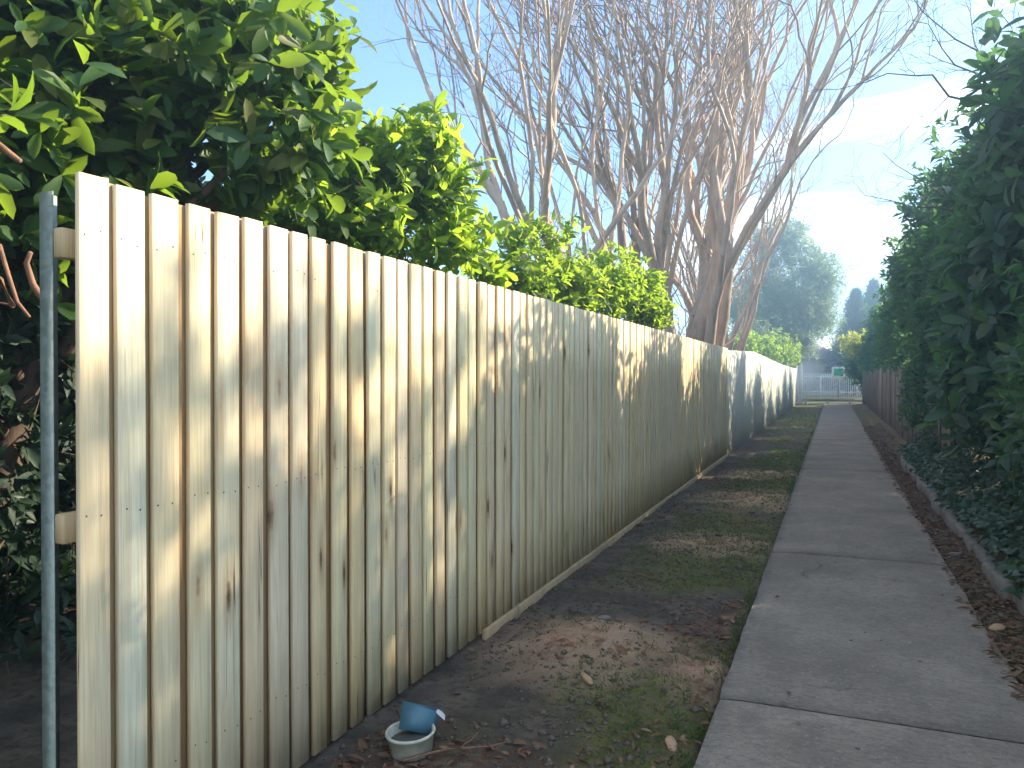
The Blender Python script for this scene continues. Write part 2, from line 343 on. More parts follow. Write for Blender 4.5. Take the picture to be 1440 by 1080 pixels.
M['clod'] = simple('soil_clod', (0.12, 0.095, 0.075), 0.95, 0.5, 30)
M['chip'] = simple('wood_chip', (0.42, 0.27, 0.16), 0.8, 0.4, 40)
M['roof'] = simple('roof_tile', (0.42, 0.39, 0.37), 0.85, 0.4, 9)
M['render_wall'] = simple('rendered_wall', (0.72, 0.70, 0.66), 0.85, 0.12, 5)
t = NT('window_glass'); M['glass'] = t.end(t.pbr((0.04, 0.05, 0.06, 1), 0.06, 0.0, spec=0.8))

# ------------------------------------------------------------------ ground
FX = -1.86              # face of the paling fence
PL, PR = -0.479, 0.83   # footpath edges
mounds = [(-1.22, 4.15, 0.52, 0.10), (-0.60, 3.95, 0.26, 0.05), (-0.85, 9.9, 0.75, 0.06), (-1.0, 7.2, 0.5, 0.03), (-1.0, 12.5, 0.6, 0.03)]
def height(x, y):
    z = (fbm(x*1.1, y*1.1, 4, 3) - 0.5) * 0.07 + (fbm(x*9, y*9, 4, 9) - 0.5) * 0.035
    near = sstep(60, 18, np.hypot(x, y)); z = z * (0.25 + 0.75*near)
    for mx_, my_, r, h in mounds:
        d = np.hypot(x - mx_, (y - my_)*0.9) / r
        z = z + h * np.exp(-d*d*1.6) * (0.8 + 0.5*fbm(x*7, y*7, 3, 5))
    # bed right of the footpath rises to the old fence
    bed = sstep(1.10, 1.22, x) * 0.09 + sstep(1.2, 2.3, x) * 0.22
    z = z + bed * sstep(47, 44, y)
    # trench under the footpath slabs
    inp = sstep(PL - 0.05, PL + 0.02, x) * sstep(PR + 0.05, PR - 0.02, x) * (y < 48)
    z = z * (1 - inp) - 0.05 * inp
    # level verge of the street
    st = sstep(46, 48, y); z = z * (1 - st) - 0.02 * st
    return z
xs = np.unique(np.concatenate([np.array([-900, -400, -150, -60, -30, -20, -14, -10, -8, -6, -5, -4, -3.4, -2.9, -2.5]), np.arange(-2.2, PL+0.06, 0.03), np.linspace(PL+0.1, PR-0.1, 6), np.arange(PR-0.08, 2.4, 0.035),
     np.array([2.6, 3, 3.5, 4, 5, 7, 10, 14, 20, 30, 60, 150, 400, 900])]))
ys = np.unique(np.concatenate([np.array([-400, -100, -30, -10, -5, -2, -1, 0, 0.6]), np.arange(1.0, 8.0, 0.03), np.arange(8.0, 16.0, 0.06), np.arange(16, 50, 0.25), np.array([52, 55, 60, 70, 90, 120, 200, 400, 900, 1500])]))
X, Y = np.meshgrid(xs, ys, indexing='ij'); Z = height(X, Y)
ni, nj = X.shape; I, J = np.meshgrid(np.arange(ni-1), np.arange(nj-1), indexing='ij')
F = np.stack([I*nj+J, (I+1)*nj+J, (I+1)*nj+J+1, I*nj+J+1], -1).reshape(-1, 4)
gm = np_mesh('ground', np.stack([X, Y, Z], -1).reshape(-1, 3), F, M['soil'], True)
sand = np.zeros_like(X)
for mx_, my_, r, h in mounds:
    d = np.hypot(X - mx_, (Y - my_)*0.9) / r; sand = np.maximum(sand, np.clip(1.25 - d*1.0 + (fbm(X*5, Y*5, 3, 8)-0.5)*0.9, 0, 1))
mossm = np.clip((fbm(X*1.4, Y*1.0, 4, 21) - 0.36) * 5.5, 0, 1) * np.clip((X - FX) * 1.6 - 0.15, 0, 1)
mossm = np.maximum(mossm, np.clip(1.3 - np.hypot((X+0.72)/0.55, (Y-14.0)/3.8), 0, 1)); mossm = np.maximum(mossm, sstep(20, 30, Y) * 0.8)
mossm = np.maximum(mossm, sstep(46, 48, Y))
litm = np.clip((fbm(X*1.9, Y*1.5, 4, 33) - 0.54) * 6, 0, 1); litm = np.maximum(litm, ((X > PR) & (X < 2.6)) * 0.8)
ca = gm.color_attributes.new('patch', 'FLOAT_COLOR', 'POINT')
ca.data.foreach_set('color', np.stack([sand, mossm * (1 - 0.6*sand), litm, np.ones_like(sand)], -1).astype(np.float32).ravel())
ground = link('ground', gm); tag(ground, 'bare dark soil with moss, sandy patches and worn verge', 'ground', kind='structure')
def gz(x, y): return float(height(np.array([float(x)]), np.array([float(y)]))[0])

# footpath: concrete slabs with tooled joints
fp = empty('footpath', (0, 0, 0)); tag(fp, 'long grey concrete footpath running beside the timber fence', 'footpath', kind='structure')
joints = [-2.84, 0.42, 3.68, 6.94] + [6.94 + 6.52*k for k in range(1, 7)]
skew = 0.0
for k in range(len(joints)-1):
    y0, y1 = joints[k] + 0.006, joints[k+1] - 0.006
    nx, ny = 14, 28
    gx = np.linspace(PL, PR, nx+1); gy = np.linspace(0, y1-y0, ny+1)
    GX, GY = np.meshgrid(gx, gy, indexing='ij')
    jag = (fbm(GY*6 + k*9, GY*0 + 3.0, 3, 4) - 0.5) * 0.022
    GX = GX + np.where(GX < PL+0.01, jag, 0) - np.where(GX > PR-0.01, jag*1.2, 0)
    top = 0.032 + (fbm(GX*1.7, (GY+y0)*1.7, 3, 12) - 0.5)*0.006
    edge = np.minimum(GY, (y1-y0) - GY); top = top - 0.006*np.exp(-edge/0.008)
    ed = np.minimum(GX-PL, PR-GX); top = top - 0.008*np.exp(-np.maximum(ed, 0)/0.012)
    n0 = GX.size; Vt = np.stack([GX, GY, top], -1).reshape(-1, 3); Vb = Vt.copy(); Vb[:, 2] = -0.07
    I, J = np.meshgrid(np.arange(nx), np.arange(ny), indexing='ij'); w = ny+1
    Ft = np.stack([I*w+J, (I+1)*w+J, (I+1)*w+J+1, I*w+J+1], -1).reshape(-1, 4)
    ring = [i*w for i in range(nx+1)] + [nx*w+j for j in range(1, ny+1)] + [i*w+ny for i in range(nx-1, -1, -1)] + [j for j in range(ny-1, 0, -1)]
    Fs = np.array([(ring[(q+1) % len(ring)], ring[q], ring[q]+n0, ring[(q+1) % len(ring)]+n0) for q in range(len(ring))])
    me = np_mesh('slab', np.vstack([Vt, Vb]), [Ft, Fs[:, ::-1]], M['concrete'])
    link('slab', me, fp, (0, y0, 0))

# street at the end of the lane
mb = MB(); mb.box((-160, 52.2, -0.30), (160, 60.0, 0.0)); ro = mb.build('road', M['asphalt']); tag(ro, 'asphalt street crossing beyond the end of the footpath', 'road', kind='structure')
kerb = empty('kerb', (0, 52.0, 0)); tag(kerb, 'pale concrete kerb along the street', 'kerb', kind='structure')
mb = MB(); mb.box((-1.2, -0.09, -0.2), (1.2, 0.09, 0.12), 0.02); km = mb.mesh('kerb_stone', M['concrete'])
for k in range(-9, 10): link('kerb_stone', km, kerb, (k*2.415, 0, 0))

# ------------------------------------------------------------------ paling fences
def paling_mesh(name, w, th, h, mats, nails=(), bow=0.0, seg=3, slant=0.0, rng=random):
    e = 0.0022; mb = MB(); rings = []
    for i in range(seg+1):
        z = h*i/seg; b = bow*math.sin(math.pi*i/seg)
        r = [(0, e), (e, 0), (w-e, 0), (w, e), (w, th-e), (w-e, th), (e, th), (0, th-e)]   # (along, depth from face)
        rings += [(-d + b, a, z + (slant*(a/w-0.5) if i == seg else 0)) for a, d in r]     # local x: face at 0, body behind
    f = [(8*k+i, 8*k+8+i, 8*k+8+(i+1) % 8, 8*k+(i+1) % 8) for k in range(seg) for i in range(8)]
    n = len(rings); rings += [(-th/2, w/2, 0), (-th/2, w/2, h)]
    t3 = [(n, (i), (i+1) % 8) for i in range(8)] + [(n+1, 8*seg+(i+1) % 8, 8*seg+i) for i in range(8)]
    mb.add(rings, [q[::-1] for q in f], [q[::-1] for q in t3]); idx4 = len(f); nail_f = 0
    for z in nails:
        for a in (0.22, 0.78):
            a_ = w*a + rng.uniform(-0.008, 0.008); z_ = z + rng.uniform(-0.012, 0.012); rr = 0.0032
            b = bow*math.sin(math.pi*z_/h) + 0.0008
            c = [(b, a_+rr*math.cos(q*math.pi/3), z_+rr*math.sin(q*math.pi/3)) for q in range(6)] + [(b+0.0006, a_, z_)]
            mb.add(c, (), [(6, q, (q+1) % 6) for q in range(6)]); nail_f += 6
    mi = [0]*(idx4+len(t3)) + [1]*nail_f
    return mb.mesh(name, mats, False, mi)

# --- near fence
nf = empty('paling_fence', (FX, 1.49, 0), 'new pale timber paling fence with lapped boards and a galvanised end post', 'fence')
P = 0.1275; N1 = 109; TH = 0.018
RZ = [0.30, 1.09, 1.86]
fvar = [paling_mesh('front_paling', 0.092, TH, 2.014, [M['pine'], M['nail']], RZ, random.uniform(-0.003, 0.004), 4, random.uniform(-0.0015, 0.0015)) for _ in range(9)]
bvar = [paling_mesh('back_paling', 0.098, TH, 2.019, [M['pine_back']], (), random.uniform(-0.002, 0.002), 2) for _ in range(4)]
rr = random.Random(5)
for k in range(N1):
    y = k*P + rr.uniform(-0.006, 0.006)
    o = link('front_paling', fvar[rr.randrange(9)], nf, (rr.uniform(-0.002, 0.003), y, 0.028 + rr.uniform(-0.002, 0.002)), (rr.uniform(-0.0022, 0.0022), rr.uniform(-0.002, 0.002), rr.uniform(-0.02, 0.02)))
    w = rr.uniform(0.93, 1.07); o.scale = (1, w, 1 + rr.uniform(-0.001, 0.001))
    if k < N1-1:
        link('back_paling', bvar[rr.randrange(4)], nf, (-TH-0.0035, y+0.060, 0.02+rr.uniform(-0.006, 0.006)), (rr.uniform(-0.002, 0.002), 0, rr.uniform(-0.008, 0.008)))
LEN1 = N1*P
for z in RZ:
    for s in range(6):
        a = -0.012 + s*LEN1/6; b = -0.012 + (s+1)*LEN1/6 - 0.004
        mb = MB(); mb.box((-0.081, a, z-0.04), (-0.0455, b, z+0.04), 0.003); mb.build('rail', M['rail'], nf)
# steel posts: folded channel section
mb = MB()
prof = [(0, 0), (0.05, 0), (0.05, 0.05), (0.0465, 0.05), (0.0465, 0.0035), (0, 0.0035)]
for z in (0, 2.0): pass
vv = [(-x, y, z) for z in (-0.3, 2.0) for x, y in prof]
ff = [(i, 6+i, 6+(i+1) % 6, (i+1) % 6) for i in range(6)]
mb.add(vv, ff + [(6, 11, 10, 7), (7, 10, 9, 8)])
pm = mb.mesh('steel_post', M['galv'])
for y in [-0.012] + [2.3*k for k in range(1, 7)]: link('steel_post', pm, nf, (-0.0825, y, 0))
# plinth board along the foot of the second half
for a, b in ((2.58, 5.2), (5.21, 7.8), (7.81, 10.4), (10.41, 13.7)):
    mb = MB(); mb.box((0.0, a, -0.12), (0.026, b, 0.05), 0.004); mb.build('plinth_board', M['rail'], nf)

# --- far fence, paler, its top stepping
Y2 = 1.475 + LEN1 + 0.02
ff_ = empty('paling_fence', (FX, Y2, 0), 'far weathered grey green paling fence continuing to the street', 'fence')
N2 = 240; P2 = (46.3 - Y2)/N2
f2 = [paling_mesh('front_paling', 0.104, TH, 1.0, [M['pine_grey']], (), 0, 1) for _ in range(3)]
def top2(y): return float(np.interp(y, [15, 20.6, 32, 46], [1.98, 2.12, 1.96, 1.92]))
for k in range(N2):
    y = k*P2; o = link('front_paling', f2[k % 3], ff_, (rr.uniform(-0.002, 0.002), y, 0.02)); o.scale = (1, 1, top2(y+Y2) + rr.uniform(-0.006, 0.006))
mb = MB()
for k in range(N2-1): mb.box((-0.040, k*P2+0.08, 0.02), (-0.022, k*P2+0.178, top2(k*P2+Y2)-0.02))
tag(mb.build('back_paling', M['pine_back'], ff_), kind='stuff')
for z in (0.3, 1.05, 1.75):
    for s in range(8):
        mb = MB(); a = s*N2*P2/8; mb.box((-0.080, a, z-0.04), (-0.042, a+N2*P2/8-0.01, z+0.04)); mb.build('rail', M['rail'], ff_)
for k in range(14): link('steel_post', pm, ff_, (-0.082, 0.4+k*2.35, -0.1))

# --- old fence on the right behind the garden bed
of = empty('paling_fence', (1.46, 12.0, 0), 'old dark brown weathered paling fence behind the garden bed', 'fence')
o3 = [paling_mesh('paling', 0.112, 0.014, 1.0, [M['old_wood']], (), rr.uniform(-0.01, 0.01), 2, rr.uniform(-0.02, 0.02)) for _ in range(5)]
N3 = 265; P3 = 34.2/N3
for k in range(N3):
    y = k*P3
    o = link('paling', o3[rr.randrange(5)], of, (rr.uniform(-0.012, 0.012) + 0.02*math.sin(y*0.7), y+0.112, 0.05), (0, 0, math.pi + rr.uniform(-0.05, 0.05)))
    o.scale = (1, 1, 1.72 + 0.04*math.sin(y*1.3) + rr.uniform(-0.05, 0.04))
    o.rotation_euler.x = rr.uniform(-0.006, 0.006)
for z in (0.4, 1.4):
    for s in range(9):
        mb = MB(); mb.box((0.036, s*3.8, z-0.04), (0.075, s*3.8+3.79, z+0.04)); mb.build('rail', M['old_wood'], of)
for k in range(15):
    mb = MB(); mb.box((0.078, 0.2+k*2.35, -0.2), (0.16, 0.28+k*2.35, 1.75), 0.004); mb.build('post', M['old_wood'], of)

# ------------------------------------------------------------------ foliage machinery
def leaf_template(shape='obovate', fold=0.25, droop=0.2):
    # u across, v along (0..1), w normal
    if shape == 'obovate': ctrl = [(0.0, 0), (0.10, 0.22), (0.185, 0.58), (0.13, 0.86)]
    elif shape == 'narrow': ctrl = [(0.0, 0), (0.07, 0.25), (0.085, 0.55), (0.045, 0.85)]
    elif shape == 'round': ctrl = [(0.0, 0), (0.30, 0.12), (0.36, 0.42), (0.17, 0.78)]
    else: ctrl = [(0.0, 0), (0.15, 0.22), (0.19, 0.5), (0.10, 0.8)]
    dz = lambda v: 0.10*v - droop*v*v
    V = [(0, 0, 0)]
    for w, v in ctrl[1:]: V += [(-w, v, dz(v)+fold*w), (0, v, dz(v)), (w, v, dz(v)+fold*w)]
    V.append((0, 1, dz(1.0)))
    F3 = [(0, 2, 1), (0, 3, 2), (7, 8, 10), (8, 9, 10)]
    for a, b in ((1, 4), (4, 7)):
        F3 += [(a, a+1, b+1), (a, b+1, b), (a+1, a+2, b+2), (a+1, b+2, b+1)]
    return np.array(V, dtype=np.float64), np.array(F3)
LT = {k: leaf_template(*v) for k, v in dict(obovate=('obovate', 0.35, 0.28), elliptic=('elliptic', 0.4, 0.25), narrow=('narrow', 0.3, 0.45), round=('round', 0.25, 0.12)).items()}
LT4 = {}
for k, (V, F3) in LT.items():   # cheap far leaf: 4 triangles
    LT4[k] = (np.vstack([V[0], V[4], V[6], V[10], V[5]]), np.array([(0, 4, 1), (0, 2, 4), (1, 4, 3), (4, 2, 3)]))

def frames(tdir, nrm):
    tdir = unit(tdir); u = unit(np.cross(tdir, nrm)); n = np.cross(u, tdir)
    return np.stack([u, tdir, n], 1)        # rows: u, v, w axes
def leaves_mesh(name, pos, R, size, mat, tmpl):
    V, F3 = tmpl; n = len(pos)
    P_ = pos[:, None, :] + size[:, None, None] * np.einsum('kc,ncd->nkd', V, R)
    F = (F3[None] + (np.arange(n)*len(V))[:, None, None]).reshape(-1, 3)
    return np_mesh(name, P_.reshape(-1, 3), F, mat, True)

def rosettes(pts, out, k, spread, size, sv, rng, upb=0.5, jit=0.45, stem=0.0):
    n = len(pts); a = unit(out*0.8 + np.array([0, 0, upb]) + rng.normal(0, jit, (n, 3)))
    r0 = unit(np.cross(a, rng.normal(0, 1, (n, 3)))); r1 = np.cross(a, r0)
    pos, td, nr = [], [], []
    for i in range(k):
        ph = 2*math.pi*(i/k) + rng.uniform(-0.5, 0.5, n); th = np.radians(rng.uniform(spread[0], spread[1], n))
        rad = np.cos(ph)[:, None]*r0 + np.sin(ph)[:, None]*r1
        t_ = a*np.cos(th)[:, None] + rad*np.sin(th)[:, None]; t_[:, 2] -= 0.12
        nn = a*np.sin(th)[:, None] - rad*np.cos(th)[:, None] + rng.normal(0, 0.25, (n, 3))
        pos.append(pts - a*rng.uniform(0, size*0.9, n)[:, None] + rad*stem); td.append(t_); nr.append(nn)
    pos = np.vstack(pos); td = np.vstack(td); nr = np.vstack(nr)
    return pos, frames(td, nr), size*rng.uniform(1-sv, 1+sv*0.6, len(pos))

def blob_points(blobs, n, rng, clump=7, cr=0.30, shell=2.0, floor=0.1):
    """clumped sample points in a union of ellipsoids; blob = (centre, r or (rx,ry,rz), weight)"""
    ws = np.array([b[2] for b in blobs], dtype=float); ws /= ws.sum()
    pts, outs = [], []
    for b, w in zip(blobs, ws):
        m = max(1, int(n*w)); nc = max(1, m//clump); r = np.broadcast_to(np.asarray(b[1], dtype=float), (3,))
        d = unit(rng.normal(0, 1, (nc, 3))); rad = rng.uniform(0, 1, nc)**(1/shell) * rng.uniform(0.82, 1.16, nc)
        c = np.asarray(b[0]) + d*rad[:, None]*r
        i = rng.integers(0, nc, m); p = c[i] + rng.normal(0, cr, (m, 3))*r*0.62
        pts.append(p); outs.append(unit((p - np.asarray(b[0]))/r))
    p = np.vstack(pts); o = np.vstack(outs); k = p[:, 2] > floor
    return p[k], o[k]

def curve(a, b, rng, n=7, sag=0.0, wob=0.06):
    a = np.asarray(a, float); b = np.asarray(b, float); t = np.linspace(0, 1, n)[:, None]; l = np.linalg.norm(b-a)
    p = a + (b-a)*t; w = np.cumsum(rng.normal(0, wob*l/n**0.5, (n, 3)), 0); w -= w[0] + (w[-1]-w[0])*t
    p = p + w; p[:, 2] += (sag*l*np.sin(np.pi*t))[:, 0]
    return p

def leafy(name, base, fork, blobs, spec, label, cat, group=None, seed=1, parts=0, clip=None):
    """a tree or shrub: trunk, limbs to every leaf mass, twigs, crown; parts = nearest leaves built singly"""
    rng = np.random.default_rng(seed); base = np.asarray(base, float); fork = np.asarray(fork, float)
    root = empty(name, tuple(base), label, cat, group)
    rel = lambda p: np.asarray(p) - base
    mb = MB(); p = curve(base - [0, 0, 0.1], fork, rng, 9, 0, 0.05); tr = spec.get('r', 0.08)
    mb.tube(rel(p), np.linspace(tr*1.25, tr*0.8, 9), 9); mb.build('trunk', spec['bark'], root, smooth=True)
    for c, r, w in blobs:
        if clip and clip(np.asarray([c]))[0] == False: pass
        st = p[rng.integers(5, 9)]; q = curve(st, c, rng, 8, 0.06, 0.07)
        mb = MB(); mb.tube(rel(q), np.linspace(tr*0.55, tr*0.16, 8), 6); mb.build('limb', spec['bark'], root, smooth=True)
    pts, out = blob_points(blobs, spec['n'], rng, spec.get('clump', 7), spec.get('cr', 0.30), spec.get('shell', 2.0))
    if clip is not None:
        k = clip(pts); pts, out = pts[k], out[k]
    # twigs run from the leaf masses to a share of the tips
    mb = MB(); cs = np.array([b[0] for b in blobs]); nt = min(len(pts), spec.get('twigs', 250))
    for i in rng.choice(len(pts), nt, replace=False):
        c = cs[np.argmin(np.linalg.norm(cs - pts[i], axis=1))]; c = c + (pts[i]-c)*rng.uniform(0.0, 0.35)
        q = curve(c, pts[i], rng, 5, 0.05, 0.10); mb.tube(rel(q), np.linspace(spec.get('tw', 0.008), 0.0022, 5), 4, False)
    if nt: tag(mb.build('twigs', spec['bark'], root), kind='stuff')
    pos, R, sz = rosettes(pts, out, spec['k'], spec.get('spread', (25, 85)), spec['size'], spec.get('sv', 0.4), rng, spec.get('up', 0.5))
    if clip is not None:
        k = clip(pos); pos, R, sz = pos[k], R[k], sz[k]
    tm = (LT if spec.get('fine', True) else LT4)[spec['shape']]
    crown = None
    if parts:
        dd = np.linalg.norm(pos - np.array([0, 0, CAM_H]), axis=1) / sz
        order = np.argsort(dd)
        # only leaves inside the photograph's view can be picked apart
        xc = pos[:, 0]*CY + pos[:, 1]*SY; dp = -pos[:, 0]*SY + pos[:, 1]*CY
        vis = (np.abs(xc/dp) < 0.65) & (np.abs((pos[:, 2]-CAM_H)/dp) < 0.49) & (dp > 0.3)
        sel = [i for i in order if vis[i]][:parts]; rest = np.setdiff1d(np.arange(len(pos)), sel)
    else: sel = []; rest = np.arange(len(pos))
    crown = link('crown', leaves_mesh('crown', rel(pos[rest]), R[rest], sz[rest], spec['leaf'], tm), root); tag(crown, kind='stuff')
    if len(sel):
        one = np_mesh('leaf', tm[0], tm[1], spec['leaf'], True)
        for i in sel:
            o = bpy.data.objects.new('leaf', one); COL.objects.link(o); o.parent = crown
            m = np.eye(4); m[:3, :3] = R[i].T * sz[i]; m[:3, 3] = pos[i] - base
            o.matrix_local = Matrix(m.tolist())
    return root

behind_fence = lambda p: (p[:, 0] < FX - 0.13) | ((p[:, 2] > 2.10) & (p[:, 0] < FX + 0.12))

# ------------------------------------------------------------------ left side: tree and shrubs behind the fence
def B(px, py, d, r, w=None):
    rr_ = np.broadcast_to(np.asarray(r, float), (3,)); return (at(px, py, d), r, float(np.prod(rr_)**(2/3)) if w is None else w)
big = dict(bark=M['bark_dark'], leaf=M['leaf_big'], shape='obovate', size=0.20, sv=0.5, k=7, n=2100, r=0.10, twigs=350, tw=0.009, clump=5, cr=0.34)
leafy('broadleaf_tree', (-4.6, 2.9, 0), (-4.3, 3.3, 2.0),
      [B(30, 60, 4.3, 0.95), B(170, 40, 4.6, 0.9), B(300, -40, 4.9, 0.85), B(320, 120, 4.7, 0.62), B(160, 190, 4.6, 0.75), B(20, 220, 4.3, 0.8),
       B(400, 60, 4.8, 0.30), B(385, 180, 4.7, 0.36), B(270, 235, 4.8, 0.5), B(120, -170, 4.8, 1.1), B(-120, 100, 4.3, 1.1), B(360, 250, 4.9, 0.3), B(420, 130, 4.9, 0.22), ((-3.7, 1.3, 2.9), 0.85, 0.7), ((-3.5, 0.2, 2.6), 0.8, 0.6), ((-4.6, 0.9, 3.4), 0.9, 0.7)],  # last three masses are unseen, added to shade the yard below
      big, 'large dark broadleaf tree overhanging the galvanised end post, sunlit at its right edge', 'tree', seed=3, parts=300, clip=behind_fence)
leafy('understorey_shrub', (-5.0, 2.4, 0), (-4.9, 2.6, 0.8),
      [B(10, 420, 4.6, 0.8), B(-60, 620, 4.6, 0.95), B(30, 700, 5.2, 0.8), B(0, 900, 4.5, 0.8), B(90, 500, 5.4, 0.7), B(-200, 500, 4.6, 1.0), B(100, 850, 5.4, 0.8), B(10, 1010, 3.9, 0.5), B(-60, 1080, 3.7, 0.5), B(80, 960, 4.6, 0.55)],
      dict(big, leaf=M['leaf_shade'], n=2600, size=0.12, r=0.05, shape='elliptic'), 'shrub beyond the fence end post, shade painted into its leaves', 'shrub', seed=4, parts=120, clip=lambda p: (p[:, 0] < FX - 0.6))
leafy('evergreen_and_blockers', (-7.5, 4.0, 0), (-7.4, 4.2, 1.5),
      [((-7.3, 1.2, 1.2), 1.4, 2), ((-7.6, 3.0, 1.6), 1.6, 2.5), ((-7.2, 5.0, 1.8), 1.6, 2.5), ((-6.8, 7.0, 1.8), 1.5, 2.3), ((-7.4, 3.6, 3.6), 1.5, 2.2), ((-7.8, 1.4, 3.4), 1.6, 2.4), ((-6.4, 9.0, 1.4), 1.3, 1.8), ((-7.2, 5.6, 3.4), 1.2, 1.6), ((-5.4, -0.9, 1.4), 1.3, 2), ((-5.6, -0.8, 3.2), 1.4, 2), ((-6.8, 0.4, 4.2), 1.4, 2), ((-4.6, 0.2, 3.9), 0.9, 1), ((-3.6, -0.4, 1.1), 1.0, 1.6), ((-3.5, -0.3, 2.5), 0.9, 1.3), ((-3.2, -1.7, 1.6), 1.0, 1.4), ((-5.2, 1.0, 1.0), 0.9, 1.3)],  # masses beside the camera are unseen, added to keep skylight out of the yard
      dict(big, leaf=M['leaf_shade'], n=7400, size=0.17, k=6, r=0.12, fine=False, shape='elliptic', twigs=120), 'evergreen deep in the yard, shade painted into its leaves, with unseen added masses blocking light', 'tree', seed=5, clip=lambda p: p[:, 0] < FX-0.7)
lime = dict(bark=M['bark_red'], leaf=M['leaf_lime'], shape='obovate', size=0.145, sv=0.5, k=7, n=1000, r=0.05, twigs=320, tw=0.007, clump=5, cr=0.34)
leafy('broadleaf_shrub', (-3.6, 4.8, 0), (-3.5, 4.9, 1.2),
      [B(470, 245, 5.8, 0.50), B(560, 240, 6.0, 0.46), B(610, 300, 6.2, 0.42), B(520, 320, 6.0, 0.50), B(655, 345, 6.6, 0.30), B(440, 310, 5.8, 0.50), B(590, 195, 6.1, 0.24), B(620, 240, 6.2, 0.22), B(690, 385, 6.8, 0.22), B(570, 390, 6.2, 0.4), B(460, 180, 5.8, 0.22)],
      lime, 'lime green broadleaf shrub cresting the fence between the dark tree and the bare trees', 'shrub', seed=8, parts=300, clip=behind_fence)
leafy('small_leaf_shrub', (-3.4, 8.6, 0), (-3.3, 8.8, 1.2),
      [B(740, 395, 8.0, 0.36), B(800, 395, 9.2, 0.42), B(850, 405, 10.4, 0.50), B(895, 412, 11.2, 0.46), B(770, 345, 8.4, 0.30, 0.04), B(720, 340, 7.8, 0.25, 0.03), B(910, 440, 11.4, 0.35)],
      dict(lime, size=0.105, n=1500, k=6, shape='elliptic', r=0.04), 'low bushy green shrub against the foot of the bare trees, above the fence top', 'shrub', seed=9, parts=200, clip=behind_fence)
# reddish sunlit branch stubs left of the end post
rb = empty('bare_branch', tuple(at(-40, 640, 3.4)), 'reddish bare branches beside the galvanised end post', 'branch')
rng = np.random.default_rng(2); b0 = at(-40, 640, 3.4); b0g = b0.copy(); b0g[2] = 0
rb.location = tuple(b0g)
for (pts_, r_) in (([(-60, 1000, 3.3), (-30, 560, 3.4), (0, 390, 3.4), (18, 430, 3.3)], 0.02), ([(0, 345, 3.4), (12, 385, 3.35), (25, 425, 3.3), (42, 446, 3.3)], 0.011), ([(60, 420, 3.3), (47, 400, 3.3), (38, 370, 3.3), (44, 355, 3.28)], 0.016), ([(-40, 190, 3.5), (0, 205, 3.4), (30, 228, 3.4)], 0.022), ([(-30, 425, 3.4), (0, 426, 3.4), (22, 430, 3.3)], 0.006)):
    q = np.array([at(*a) - b0g for a in pts_]); 
    mb = MB(); mb.tube(q, np.linspace(r_, r_*0.6, len(q)), 7); mb.build('branch', M['bark_red'], rb, smooth=True)

